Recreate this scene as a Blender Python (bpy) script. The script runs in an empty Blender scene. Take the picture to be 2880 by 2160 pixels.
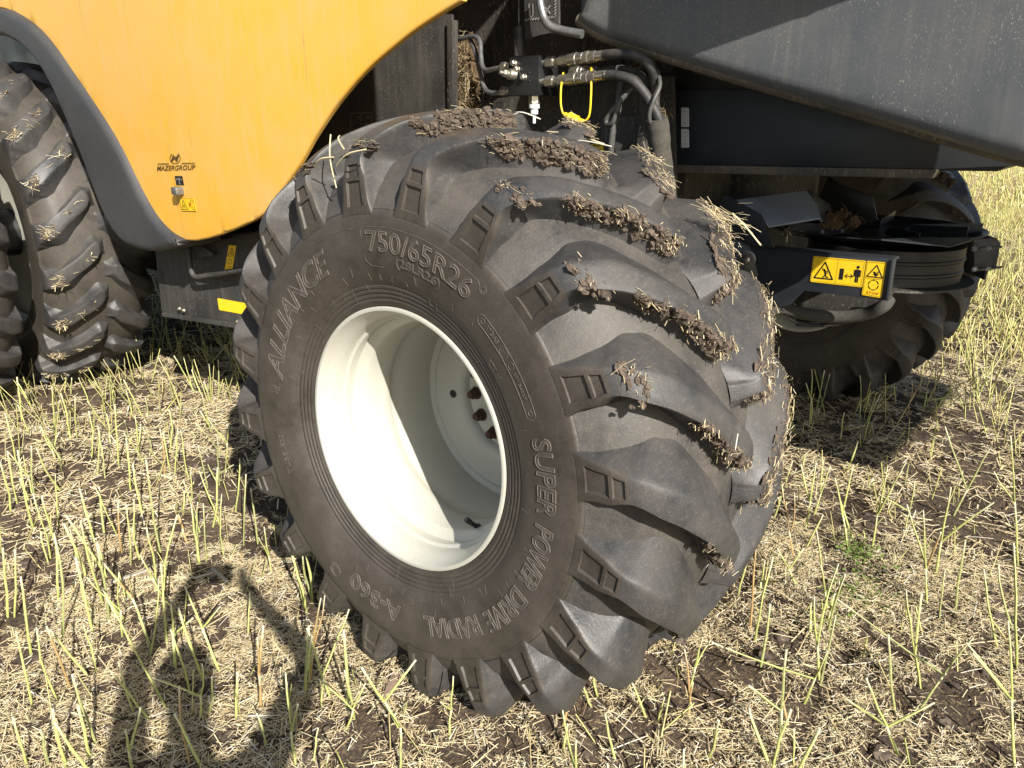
import bpy, bmesh, math, random
import numpy as np
from mathutils import Vector, Matrix, noise as mnoise
from mathutils.geometry import delaunay_2d_cdt
random.seed(7); RNG = np.random.default_rng(11)
SC = bpy.context.scene; COL = SC.collection
rad = math.radians

# ------------------------------------------------------------------ camera, sky, sun, exposure
CAM = Vector((0, 0, 1.56)); PITCH = rad(19.4); YAW = rad(40); FPX = 2100.0
cam = bpy.data.cameras.new('camera'); co = bpy.data.objects.new('camera', cam); COL.objects.link(co)
co.location = CAM; co.rotation_euler = (rad(90) - PITCH, 0, YAW)
cam.sensor_width = 36; cam.lens = 36 * FPX / 2880; cam.clip_start = 0.03; cam.clip_end = 3000
SC.camera = co
SUN = Vector((0.776, -0.365, 0.514)).normalized()
world = bpy.data.worlds.new('World'); SC.world = world; world.use_nodes = True
nt = world.node_tree; sky = nt.nodes.new('ShaderNodeTexSky'); sky.sky_type = 'NISHITA'; sky.sun_disc = False
sky.sun_elevation = math.asin(SUN.z); sky.sun_rotation = math.atan2(SUN.x, SUN.y); sky.dust_density = 1.2
bg = nt.nodes['Background']; bg.inputs[1].default_value = 0.08; nt.links.new(sky.outputs[0], bg.inputs[0])
sl = bpy.data.lights.new('sun', 'SUN'); sl.energy = 5.0; sl.angle = rad(0.53); sl.color = (1.0, 0.95, 0.87)
so = bpy.data.objects.new('sun', sl); COL.objects.link(so); so.location = (6, -3, 8)
so.rotation_euler = (-SUN).to_track_quat('-Z', 'Y').to_euler()
SC.view_settings.view_transform = 'Standard'; SC.view_settings.look = 'None'
SC.view_settings.exposure = 0.88; SC.view_settings.gamma = 1.0; SC.view_settings.use_curve_mapping = False

# ------------------------------------------------------------------ photo pixel -> point on a real surface
FW = Vector((-math.sin(YAW), math.cos(YAW), 0)); RT = Vector((math.cos(YAW), math.sin(YAW), 0)); UP = Vector((0, 0, 1))
ZC = FW * math.cos(PITCH) - UP * math.sin(PITCH); YC = -(UP * math.cos(PITCH) + FW * math.sin(PITCH))
def ray(px, py): return RT * ((px - 1440) / FPX) + YC * ((py - 1080) / FPX) + ZC
def W(px, py, Y): d = ray(px, py); return CAM + d * ((Y - CAM.y) / d.y)            # on the machine's lengthwise plane y = Y
def G(px, py, z=0.0): d = ray(px, py); return CAM + d * ((z - CAM.z) / d.z)         # on a level plane
def HIT(px, py, p0, n): d = ray(px, py); return CAM + d * ((p0 - CAM).dot(n) / d.dot(n))

# ------------------------------------------------------------------ material helpers
MATS = {}
def new_mat(name):
    m = bpy.data.materials.new(name); m.use_nodes = True; MATS[name] = m
    return m, m.node_tree, m.node_tree.nodes['Principled BSDF']
def N(t, typ, **kw):
    n = t.nodes.new(typ)
    for k, v in kw.items():
        if isinstance(k, str) and hasattr(n, k): setattr(n, k, v)
    return n
def noise_fac(t, vec, scale, lo, hi, detail=6, rough=0.6, stretch=None):
    if stretch:
        mp = t.nodes.new('ShaderNodeMapping'); mp.inputs['Scale'].default_value = stretch; t.links.new(vec, mp.inputs[0]); vec = mp.outputs[0]
    nz = t.nodes.new('ShaderNodeTexNoise'); nz.inputs['Scale'].default_value = scale; nz.inputs['Detail'].default_value = detail
    nz.inputs['Roughness'].default_value = rough; t.links.new(vec, nz.inputs['Vector'])
    mr = t.nodes.new('ShaderNodeMapRange'); mr.inputs[1].default_value = lo; mr.inputs[2].default_value = hi; t.links.new(nz.outputs[0], mr.inputs[0])
    return mr.outputs[0], nz.outputs[0]
def mix(t, fac, a, b):
    mx = t.nodes.new('ShaderNodeMix'); mx.data_type = 'RGBA'
    if isinstance(fac, (int, float)): mx.inputs[0].default_value = fac
    else: t.links.new(fac, mx.inputs[0])
    for s, v in ((6, a), (7, b)):
        if isinstance(v, tuple): mx.inputs[s].default_value = (*v, 1)
        else: t.links.new(v, mx.inputs[s])
    return mx.outputs[2]
def mul(t, a, b):
    m = t.nodes.new('ShaderNodeMath'); m.operation = 'MULTIPLY'
    for i, v in enumerate((a, b)):
        if isinstance(v, (int, float)): m.inputs[i].default_value = v
        else: t.links.new(v, m.inputs[i])
    return m.outputs[0]
def bump(t, b, h, strength, dist=0.002):
    bp = t.nodes.new('ShaderNodeBump'); bp.inputs['Strength'].default_value = strength; bp.inputs['Distance'].default_value = dist
    t.links.new(h, bp.inputs['Height']); t.links.new(bp.outputs[0], b.inputs['Normal'])
def plain(name, col, rough=0.5, metal=0.0, var=0.25, scale=30, bmp=0.0, dust=None, dust_amt=0.3, dust_scale=9, spec=0.5):
    m, t, b = new_mat(name)
    g = t.nodes.new('ShaderNodeNewGeometry'); pos = g.outputs['Position']
    f, raw = noise_fac(t, pos, scale, 0.3, 0.7)
    c = mix(t, f, tuple(x * (1 - var) for x in col), tuple(min(1, x * (1 + var)) for x in col))
    if dust:
        f2, _ = noise_fac(t, pos, dust_scale, 0.42, 0.72, 8, 0.7)
        c = mix(t, mul(t, f2, dust_amt), c, dust)
    t.links.new(c, b.inputs['Base Color'])
    rr = t.nodes.new('ShaderNodeMapRange'); rr.inputs[3].default_value = max(0.05, rough - 0.08); rr.inputs[4].default_value = min(1, rough + 0.1)
    t.links.new(raw, rr.inputs[0]); t.links.new(rr.outputs[0], b.inputs['Roughness'])
    b.inputs['Metallic'].default_value = metal; b.inputs['Specular IOR Level'].default_value = spec
    if bmp: bump(t, b, raw, bmp)
    return m
def specks(name, col, dust, rough, amt=0.55, speck_scale=160, streak=True, speck_col=(0.55, 0.5, 0.4), metal=0.0, haze=0.3, spec=0.5, drip=0.0):
    """painted sheet metal with settled field dust: broad haze, vertical streaks and fine chaff specks"""
    m, t, b = new_mat(name)
    pos = t.nodes.new('ShaderNodeNewGeometry').outputs['Position']
    f1, _ = noise_fac(t, pos, 3.5, 0.35, 0.75, 6, 0.6)
    c = mix(t, mul(t, f1, haze), col, dust)
    if streak:
        f2, _ = noise_fac(t, pos, 60, 0.5, 0.78, 4, 0.6, (1, 1, 0.06)); c = mix(t, mul(t, f2, haze * 0.9), c, dust)
    if drip:
        fd, _ = noise_fac(t, pos, 34, 0.66, 0.71, 3, 0.5, (1, 1, 0.035)); fe, _ = noise_fac(t, pos, 4, 0.45, 0.6, 3); c = mix(t, mul(t, mul(t, fd, fe), drip), c, tuple(x * .5 for x in col))
    f3, raw = noise_fac(t, pos, speck_scale, 0.62, 0.70, 2, 0.5, (1, 1, 0.45))
    f4, _ = noise_fac(t, pos, 5, 0.3, 0.75, 3)
    c = mix(t, mul(t, mul(t, f3, f4), amt), c, speck_col)
    t.links.new(c, b.inputs['Base Color']); b.inputs['Metallic'].default_value = metal; b.inputs['Specular IOR Level'].default_value = spec
    rr = t.nodes.new('ShaderNodeMapRange'); rr.inputs[3].default_value = rough; rr.inputs[4].default_value = min(1, rough + 0.3)
    t.links.new(f1, rr.inputs[0]); t.links.new(rr.outputs[0], b.inputs['Roughness'])
    fb, rb = noise_fac(t, pos, 220, 0.3, 0.7, 2); bump(t, b, rb, 0.12, 0.001)
    return m
def rubber(name, col, dust, amt, scr=0.14):
    m, t, b = new_mat(name)
    pos = t.nodes.new('ShaderNodeNewGeometry').outputs['Position']
    f0, _ = noise_fac(t, pos, 6, 0.30, 0.72, 8, 0.62)
    f1, _ = noise_fac(t, pos, 38, 0.36, 0.70, 8, 0.72)
    c = mix(t, mul(t, f0, amt), col, dust); c = mix(t, mul(t, f1, amt * 0.55), c, dust)
    f2, s2 = noise_fac(t, pos, 150, 0.60, 0.74, 5, 0.7, (1, 0.3, 1)); c = mix(t, mul(t, f2, scr * .45), c, (0.22, 0.205, 0.185))
    f3, _ = noise_fac(t, pos, 420, 0.62, 0.72, 2); c = mix(t, mul(t, f3, 0.16), c, (0.30, 0.26, 0.20))
    f7, _ = noise_fac(t, pos, 620, 0.42, 0.62, 3, 0.6); c = mix(t, mul(t, f7, 0.35), c, tuple(x * .45 for x in col))
    f8, _ = noise_fac(t, pos, 240, 0.57, 0.63, 4, 0.75, (1, .16, .45)); c = mix(t, mul(t, f8, scr), c, (0.24, 0.215, 0.185))
    t.links.new(c, b.inputs['Base Color'])
    rr = t.nodes.new('ShaderNodeMapRange'); rr.inputs[3].default_value = 0.33; rr.inputs[4].default_value = 0.72
    t.links.new(f0, rr.inputs[0]); t.links.new(rr.outputs[0], b.inputs['Roughness']); b.inputs['Specular IOR Level'].default_value = 0.42
    fb, rb = noise_fac(t, pos, 130, 0.3, 0.7, 6, 0.7); bump(t, b, rb, 0.38, 0.0025)
    return m
def attr_mat(name, rough=0.7, trans=0.0, var_scale=300):
    m, t, b = new_mat(name)
    a = t.nodes.new('ShaderNodeAttribute'); a.attribute_name = 'Col'
    pos = t.nodes.new('ShaderNodeNewGeometry').outputs['Position']
    f, _ = noise_fac(t, pos, var_scale, 0.3, 0.7, 2)
    mx = t.nodes.new('ShaderNodeMix'); mx.data_type = 'RGBA'; mx.blend_type = 'MULTIPLY'; mx.inputs[0].default_value = 1
    t.links.new(a.outputs['Color'], mx.inputs[6]); t.links.new(mix(t, f, (0.72, 0.72, 0.72), (1.1, 1.1, 1.1)), mx.inputs[7])
    t.links.new(mx.outputs[2], b.inputs['Base Color']); b.inputs['Roughness'].default_value = rough; b.inputs['Specular IOR Level'].default_value = 0.35
    return m

DUST = (0.23, 0.18, 0.125)
rubber('tread_rubber', (0.021, 0.0235, 0.0275), (0.118, 0.104, 0.089), 0.56)
rubber('valley_rubber', (0.028, 0.029, 0.031), (0.138, 0.119, 0.098), 0.68)
rubber('side_rubber', (0.029, 0.0255, 0.022), (0.112, 0.093, 0.075), 0.72, 0.06)
rubber('front_rubber', (0.036, 0.033, 0.029), (0.115, 0.095, 0.074), 0.6, 0.10)
plain('letter_fill', (0.068, 0.058, 0.048), 0.8, var=0.3, scale=60)
plain('letter_edge', (0.098, 0.083, 0.068), 0.85, var=0.35, scale=60)
specks('rim_white', (0.47, 0.465, 0.405), (0.40, 0.36, 0.28), 0.32, 0.5, 170, False, (0.20, 0.16, 0.11), haze=0.28)
plain('rim_bare', (0.42, 0.41, 0.40), 0.35, 0.7, var=0.35, scale=120)
plain('rust', (0.075, 0.038, 0.024), 0.9, var=0.5, scale=160, bmp=0.4)
specks('yellow_paint', (0.80, 0.43, 0.045), (0.62, 0.46, 0.25), 0.36, 0.18, 260, True, (0.45, 0.33, 0.16), haze=0.42, drip=0.6)
specks('fender_grey', (0.040, 0.041, 0.043), (0.11, 0.10, 0.085), 0.5, 0.3, 260, True, (0.22, 0.2, 0.18), haze=0.16)
specks('grey_paint', (0.072, 0.080, 0.092), (0.20, 0.185, 0.155), 0.34, 0.6, 380, True, (0.55, 0.51, 0.42), haze=0.38)
specks('roll_edge', (0.04, 0.038, 0.034), (0.20, 0.16, 0.11), 0.55, 0.5, 150, True, (0.5, 0.45, 0.34), haze=0.9)
specks('dark_paint', (0.018, 0.022, 0.028), (0.060, 0.058, 0.052), 0.26, 0.12, 240, False, (0.3, 0.28, 0.24), haze=0.25)
specks('black_paint', (0.011, 0.0115, 0.013), (0.05, 0.046, 0.040), 0.30, 0.15, 240, False, (0.25, 0.23, 0.2), haze=0.3)
specks('black_dusty', (0.014, 0.014, 0.0145), (0.12, 0.105, 0.082), 0.5, 0.75, 170, True, (0.42, 0.37, 0.28), haze=0.55)
specks('sheet_dusty', (0.022, 0.022, 0.0215), (0.15, 0.135, 0.108), 0.45, 0.95, 300, True, (0.50, 0.46, 0.38), haze=0.34)
plain('sky_sheen_sheet', (0.20, 0.24, 0.31), 0.35, 0.15, var=0.25, scale=7)  # bluish base colour stands in for the sky reflected on the chute
plain('loom_plastic', (0.075, 0.073, 0.068), 0.5, var=0.3, scale=90)
specks('frame_dusty', (0.024, 0.024, 0.025), (0.15, 0.135, 0.11), 0.5, 0.6, 240, True, (0.45, 0.40, 0.32), haze=0.42)
plain('steel_zinc', (0.52, 0.50, 0.44), 0.33, 0.9, var=0.22, scale=90, dust=(0.30, 0.25, 0.17), dust_amt=0.45, dust_scale=30)
plain('steel_pipe', (0.24, 0.245, 0.25), 0.42, 0.7, var=0.2, scale=60, dust=(0.2, 0.17, 0.13), dust_amt=0.4)
plain('hose_rubber', (0.022, 0.022, 0.023), 0.6, var=0.4, scale=120, dust=(0.16, 0.13, 0.10), dust_amt=0.35, dust_scale=24)
plain('sleeve_fabric', (0.048, 0.045, 0.038), 0.95, var=0.4, scale=160, bmp=0.5, dust=(0.15, 0.13, 0.10), dust_amt=0.4)
plain('yellow_plastic', (0.85, 0.55, 0.02), 0.4, var=0.06)
plain('white_plastic', (0.74, 0.75, 0.74), 0.4, var=0.06)
plain('sticker_yellow', (0.86, 0.56, 0.015), 0.3, var=0.05, scale=20, dust=(0.5, 0.42, 0.24), dust_amt=0.12, dust_scale=40)
plain('sticker_edge', (0.88, 0.70, 0.22), 0.35, var=0.05)
plain('sticker_white', (0.72, 0.72, 0.74), 0.35, var=0.05)
plain('sticker_grey', (0.30, 0.29, 0.27), 0.6, var=0.15)
plain('ink_black', (0.014, 0.013, 0.012), 0.45, var=0.1)
plain('ink_brown', (0.10, 0.052, 0.010), 0.5, var=0.1)
plain('ink_red', (0.42, 0.07, 0.015), 0.45, var=0.1)
plain('ink_grey', (0.34, 0.34, 0.33), 0.5, var=0.1)
plain('mud', (0.085, 0.066, 0.052), 0.95, var=0.5, scale=55, bmp=0.8, dust=(0.17, 0.135, 0.10), dust_amt=0.5, dust_scale=35, spec=0.2)
plain('chaff', (0.085, 0.056, 0.032), 0.95, var=0.5, scale=140, bmp=0.9, spec=0.15)
attr_mat('straw', 0.68); attr_mat('stalk_green', 0.55, var_scale=120)
attr_mat('weed_leaf', 0.5)

# ------------------------------------------------------------------ mesh helpers
def link(name, me, mat=None, parent=None, loc=None):
    o = bpy.data.objects.new(name, me); COL.objects.link(o)
    if mat and me is not None:
        for mm in (mat if isinstance(mat, (list, tuple)) else [mat]): me.materials.append(MATS[mm])
    if parent is not None: o.parent = parent
    if loc is not None: o.location = loc
    return o
def mesh_from(verts, faces, name='m', smooth=35, mats=None):
    me = bpy.data.meshes.new(name); me.from_pydata([tuple(v) for v in verts], [], faces)
    bm = bmesh.new(); bm.from_mesh(me); bmesh.ops.recalc_face_normals(bm, faces=bm.faces[:]); bm.to_mesh(me); bm.free()
    if smooth:
        me.polygons.foreach_set('use_smooth', [True] * len(me.polygons)); me.set_sharp_from_angle(angle=rad(smooth))
    if mats: me.polygons.foreach_set('material_index', mats)
    return me
def bm_mesh(bm, name='m', smooth=35):
    bmesh.ops.recalc_face_normals(bm, faces=bm.faces[:]); me = bpy.data.meshes.new(name); bm.to_mesh(me); bm.free()
    if smooth:
        me.polygons.foreach_set('use_smooth', [True] * len(me.polygons)); me.set_sharp_from_angle(angle=rad(smooth))
    return me
class MB:
    """collects simple shapes into one mesh"""
    def __init__(s): s.v = []; s.f = []; s.mi = []
    def add(s, verts, faces, mi=0):
        k = len(s.v); s.v += [Vector(v) for v in verts]; s.f += [tuple(i + k for i in f) for f in faces]; s.mi += [mi] * len(faces); return s
    def prism(s, pts, ext, mi=0):
        n = len(pts); a = [Vector(p) for p in pts]; b = [p + Vector(ext) for p in a]
        return s.add(a + b, [tuple(range(n)), tuple(range(2 * n - 1, n - 1, -1))] + [(i, (i + 1) % n, n + (i + 1) % n, n + i) for i in range(n)], mi)
    def box(s, lo, hi, mi=0):
        lo = Vector(lo); hi = Vector(hi)
        return s.prism([(lo.x, lo.y, lo.z), (hi.x, lo.y, lo.z), (hi.x, lo.y, hi.z), (lo.x, lo.y, hi.z)], (0, hi.y - lo.y, 0), mi)
    def tube(s, path, r, sides=8, mi=0, cap=True):
        path = [Vector(p) for p in path]; n = len(path); rs = r if isinstance(r, (list, tuple)) else [r] * n
        t0 = (path[1] - path[0]).normalized(); u = t0.orthogonal().normalized(); rings = []
        for i, p in enumerate(path):
            t = (path[min(i + 1, n - 1)] - path[max(i - 1, 0)])
            t = t.normalized() if t.length > 1e-9 else t0
            u = (u - t * u.dot(t)); u = u.normalized() if u.length > 1e-6 else t.orthogonal().normalized()
            w = t.cross(u); rings += [p + (u * math.cos(2 * math.pi * k / sides) + w * math.sin(2 * math.pi * k / sides)) * rs[i] for k in range(sides)]
        f = [(i * sides + k, i * sides + (k + 1) % sides, (i + 1) * sides + (k + 1) % sides, (i + 1) * sides + k) for i in range(n - 1) for k in range(sides)]
        if cap: f += [tuple(range(sides - 1, -1, -1)), tuple(range((n - 1) * sides, n * sides))]
        return s.add(rings, f, mi)
    def stack(s, p0, p1, segs, mi=0):
        """turned fitting along p0->p1: segs = (t0, t1, radius, sides)"""
        p0 = Vector(p0); p1 = Vector(p1)
        for t0, t1, r, n in segs:
            a = p0.lerp(p1, t0); b = p0.lerp(p1, t1); e = min(0.12 * r, (b - a).length * 0.2); d = (b - a).normalized()
            s.tube([a, a + d * e, b - d * e, b], [r * 0.9, r, r, r * 0.9], n, mi)
        return s
    def mesh(s, smooth=35, bevel=0):
        me = mesh_from(s.v, s.f, 'm', 0, None)
        if bevel:
            bm = bmesh.new(); bm.from_mesh(me); bmesh.ops.bevel(bm, geom=bm.edges[:], offset=bevel, segments=2, affect='EDGES', profile=0.6, clamp_overlap=True)
            bmesh.ops.recalc_face_normals(bm, faces=bm.faces[:]); bm.to_mesh(me); bm.free()
        elif any(s.mi): me.polygons.foreach_set('material_index', s.mi)
        if smooth: me.polygons.foreach_set('use_smooth', [True] * len(me.polygons)); me.set_sharp_from_angle(angle=rad(smooth))
        return me
def catmull(P, k=6, closed=False):
    P = [Vector(p) for p in P]; n = len(P); out = []
    for i in range(n if closed else n - 1):
        g = (lambda j: P[j % n]) if closed else (lambda j: P[max(0, min(n - 1, j))])
        a, b, c, d = g(i - 1), g(i), g(i + 1), g(i + 2)
        for j in range(k):
            t = j / k
            out.append(0.5 * ((2 * b) + (c - a) * t + (2 * a - 5 * b + 4 * c - d) * t * t + (3 * b - a - 3 * c + d) * t ** 3))
    if not closed: out.append(P[-1])
    return out
def lathe(profile, axis='Y', seg=96, arc=None):
    """profile = (m, r): m along -Y (outward), r radius in XZ"""
    v = []; f = []; n = len(profile)
    for k in range(seg):
        a = 2 * math.pi * k / seg
        for m, r in profile: v.append((r * math.cos(a), -m, r * math.sin(a)))
    for k in range(seg):
        k2 = (k + 1) % seg
        for i in range(n - 1): f.append((k * n + i, k * n + i + 1, k2 * n + i + 1, k2 * n + i))
    return v, f
def text_geo(txt, size, outline=0.0, extrude=0.0, shear=0.0, space=1.0, bold=0.0):
    cu = bpy.data.curves.new('t', 'FONT'); cu.body = txt; cu.size = size; cu.align_x = 'CENTER'; cu.align_y = 'CENTER'; cu.shear = shear; cu.space_character = space
    cu.resolution_u = 3
    if outline: cu.fill_mode = 'NONE'; cu.bevel_depth = outline; cu.bevel_resolution = 0; cu.offset = bold
    else: cu.extrude = extrude; cu.offset = bold
    ob = bpy.data.objects.new('t', cu); COL.objects.link(ob)
    bpy.context.view_layer.update()
    dg = bpy.context.evaluated_depsgraph_get(); me = bpy.data.meshes.new_from_object(ob.evaluated_get(dg))
    v = [Vector(x.co) for x in me.vertices]; f = [tuple(p.vertices) for p in me.polygons]
    bpy.data.objects.remove(ob); bpy.data.curves.remove(cu); bpy.data.meshes.remove(me)
    return v, f
def tag(o, label, cat, group=None, kind=None):
    if label: o['label'] = label
    if cat: o['category'] = cat
    if group: o['group'] = group
    if kind: o['kind'] = kind
    return o

# ------------------------------------------------------------------ ground
def vnoise(x, y, s, seed=0):
    x = np.asarray(x) * s + seed * 17.3; y = np.asarray(y) * s + seed * 9.1
    xi = np.floor(x).astype(np.int64); yi = np.floor(y).astype(np.int64); fx = x - xi; fy = y - yi
    def h(a, b):
        n = (a * 374761393 + b * 668265263 + seed * 1442695) & 0xffffffff
        n = ((n ^ (n >> 13)) * 1274126177) & 0xffffffff
        return ((n ^ (n >> 16)) & 0xffff) / 65535.0
    ux = fx * fx * (3 - 2 * fx); uy = fy * fy * (3 - 2 * fy)
    return (h(xi, yi) * (1 - ux) + h(xi + 1, yi) * ux) * (1 - uy) + (h(xi, yi + 1) * (1 - ux) + h(xi + 1, yi + 1) * ux) * uy
def gz(x, y):
    z = 0.05 * (vnoise(x, y, 1.1, 1) - 0.5) + 0.035 * (vnoise(x, y, 4.2, 2) - 0.5) + 0.022 * (vnoise(x, y, 11, 3) - 0.5) + 0.012 * (vnoise(x, y, 27, 4) - 0.5)
    return z - 0.012 + .045 * np.exp(-((np.asarray(x) + 1.38) / .42) ** 2 - ((np.asarray(y) - 1.42) / .45) ** 2)
def soil_mask(x, y):   # 1 = bare soil shows, 0 = covered by chopped straw
    q = 0.24 * vnoise(x, y, 2.2, 6) + 0.34 * vnoise(x, y, 8.5, 7) + 0.42 * vnoise(x, y, 22, 8)
    return np.clip((q - 0.46) / 0.14, 0, 1)
def axis_coords(c, fine, half, far):
    a = list(np.arange(-half, half + 1e-6, fine)); s = fine; p = half
    out = []
    while p < far: s *= 1.35; p += s; out.append(p)
    return np.array([c - q for q in reversed(out)] + [c + q for q in a] + [c + q for q in out])
gx = axis_coords(-1.6, 0.035, 4.4, 900); gy = axis_coords(2.6, 0.035, 3.4, 900)
GX, GY = np.meshgrid(gx, gy); GZ = gz(GX, GY)
far = np.maximum(np.abs(GX + 1.6), np.abs(GY - 2.6)); GZ = np.where(far > 30, GZ * 0.3, GZ)
nx_, ny_ = len(gx), len(gy)
me = bpy.data.meshes.new('ground'); me.vertices.add(nx_ * ny_); me.vertices.foreach_set('co', np.c_[GX.ravel(), GY.ravel(), GZ.ravel()].ravel().astype(np.float32))
ii = (np.arange(ny_ - 1)[:, None] * nx_ + np.arange(nx_ - 1)[None, :]).ravel()
quads = np.c_[ii, ii + 1, ii + 1 + nx_, ii + nx_]
me.loops.add(quads.size); me.loops.foreach_set('vertex_index', quads.ravel().astype(np.int32)); me.polygons.add(len(quads))
me.polygons.foreach_set('loop_start', (np.arange(len(quads)) * 4).astype(np.int32)); me.polygons.foreach_set('use_smooth', [True] * len(quads)); me.update(); me.validate()
m, t, b = new_mat('field_soil')
pos = t.nodes.new('ShaderNodeNewGeometry').outputs['Position']
f1, r1 = noise_fac(t, pos, 45, 0.35, 0.7, 8, 0.7); f2, _ = noise_fac(t, pos, 5, 0.35, 0.65, 5)
soil = mix(t, f1, (0.034, 0.025, 0.020), (0.092, 0.068, 0.052))
soil = mix(t, mul(t, f2, 0.45), soil, (0.125, 0.096, 0.074))
f3, _ = noise_fac(t, pos, 170, 0.52, 0.62, 4, 0.7, (1, 0.4, 1)); f4, _ = noise_fac(t, pos, 3.1, 0.3, 0.6, 4)
strawc = mix(t, f1, (0.22, 0.15, 0.065), (0.46, 0.35, 0.17))
near = mix(t, mul(t, f3, 0.45), soil, strawc)
# chopped straw closes over the soil out in the stubble field
gp = t.nodes.new('ShaderNodeVectorMath'); gp.operation = 'DISTANCE'; t.links.new(pos, gp.inputs[0]); gp.inputs[1].default_value = (-1.4, 1.6, 0)
mr = t.nodes.new('ShaderNodeMapRange'); mr.inputs[1].default_value = 5; mr.inputs[2].default_value = 14; t.links.new(gp.outputs['Value'], mr.inputs[0])
f5, _ = noise_fac(t, pos, 14, 0.3, 0.75, 7, 0.75); f6, _ = noise_fac(t, pos, 0.35, 0.45, 0.62, 3)
fieldc = mix(t, f5, (0.20, 0.135, 0.055), (0.50, 0.38, 0.17)); fieldc = mix(t, mul(t, f6, 0.5), fieldc, (0.30, 0.33, 0.09))
t.links.new(mix(t, mr.outputs[0], near, fieldc), b.inputs['Base Color']); b.inputs['Roughness'].default_value = 0.95; b.inputs['Specular IOR Level'].default_value = 0.15
bump(t, b, r1, 0.9, 0.012)
ground = link('ground', me, 'field_soil'); ground['kind'] = 'structure'; ground['label'] = 'dark field soil under chopped straw and stubble'

# ------------------------------------------------------------------ the combine harvester (one thing)
BASE = Vector((-3.2, 3.07, 0))
combine = link('combine_harvester', None); combine.location = BASE
tag(combine, 'yellow and dark grey combine harvester standing in cut stubble', 'combine')
OFF = -BASE
def part(name, me, mat, label=None, parent=None):
    o = link(name, me, mat, parent or combine, OFF if parent is None else None)
    if label: o['label'] = label
    return o

# ------------------------------------------------------------------ wheels: local x = rearward, y = inboard, z = up
def carcass_profile(rmap=lambda m, r: (m, r)):
    half = [(.285, .340), (.312, .350), (.324, .357), (.329, .363)]
    r = .368; m = .3305
    for k in range(4):      # moulded bead rings
        half += [(m, r), (m + .0016, r + .0012), (m + .0026, r + .0088), (m + .0016, r + .0102)]; r += .0118; m += .0034
    half += [(.3475, .420), (.355, .445), (.362, .48), (.3655, .51), (.3668, .545), (.3668, .575), (.3655, .590), (.3625, .5955), (.3575, .598),
             (.3500, .612), (.336, .638), (.314, .668), (.282, .700), (.240, .728), (.190, .748), (.130, .761), (.07, .767), (0, .769)]
    half = [rmap(m, r) for m, r in half]
    return half + [(-m, r) for m, r in reversed(half[:-1])]
TAB = [ # m_top, r_top, m_base, r_base, upper edge deg, lower edge deg, foot spread deg
 (.3668, .586, .3600, .590, 5.6, -5.6, .0), (.3680, .602, .3535, .603, 5.0, -5.0, .15), (.3695, .630, .338, .632, 3.9, -4.5, .5), (.3705, .662, .318, .660, 2.7, -3.9, .9),
 (.3695, .692, .296, .685, 1.6, -3.3, 1.4), (.3650, .718, .276, .702, 1.0, -3.1, 1.9), (.3540, .741, .258, .714, .4, -3.9, 2.3), (.3320, .765, .238, .726, -.8, -5.5, 2.6),
 (.3000, .786, .216, .736, -2.2, -7.1, 2.9), (.2600, .804, .192, .745, -4.4, -9.2, 3.0), (.2000, .820, .152, .755, -7.8, -12.5, 3.0), (.1400, .829, .110, .762, -11., -16.2, 2.9),
 (.0900, .8335, .075, .765, -13.7, -19.2, 2.6), (.0600, .835, .050, .766, -15.6, -20.4, 2.3), (.0460, .834, .030, .766, -17.0, -20.4, 2.0), (.0310, .822, .008, .766, -17.8, -20.5, 2.2), (-.006, .774, -.014, .764, -17.4, -21.0, 2.4)]
TAB = np.array(TAB); TAB[3:10, 4] += .45; TAB[3:10, 5] -= .55; TAB[10:15, 5] -= .3
def tab(t):
    i = min(int(t), len(TAB) - 2); u = t - i; p0, p1, p2, p3 = TAB[max(i - 1, 0)], TAB[i], TAB[i + 1], TAB[min(i + 2, len(TAB) - 1)]
    if i >= 13: return p1 + (p2 - p1) * u
    return .5 * (2 * p1 + (p2 - p0) * u + (2 * p0 - 5 * p1 + 4 * p2 - p3) * u * u + (3 * p1 - p0 - 3 * p2 + p3) * u ** 3)
STN = [0, .4, .9, 1.16, 1.20, 1.7, 2.1, 2.6, 3.04, 3.08, 3.34, 3.38, 3.85, 4.32, 4.36, 4.45, 4.7, 5, 5.35, 5.7, 6, 6.5, 7, 7.5, 8, 8.5, 9, 9.5, 10, 10.5, 11, 11.5, 12, 12.5, 13, 13.5, 14, 14.5, 15, 15.5, 16]
HS = [0, .08, .2, .4, .65, .86, .96]
TF = [.08, .21, .25, .5, .75, .79, .92]
UPK = 2.15     # how far the leading flank of a lug runs out into the groove
def lug_point(t, side, h, frac=None, rmap=None, ps=1.0, flip=1):
    mt, rt, mb, rb, up, lo, ex = tab(t)
    if frac is None:
        m = mb + (mt - mb) * h; r = rb + (rt - rb) * h; edge = up if side > 0 else lo
        w = max(0, 1 - h); ph = edge + side * ex * ((UPK * w ** 1.25) if side > 0 else (.8 * w ** 2.4)) - side * 0.3 * max(0, (h - .8) / .2)
    else: m, r = mt, rt - .0035 * max(0, abs(frac - .5) * 2 - .45) ** 2 / .3; ph = lo + (up - lo) * frac
    return m, r, ph
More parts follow.
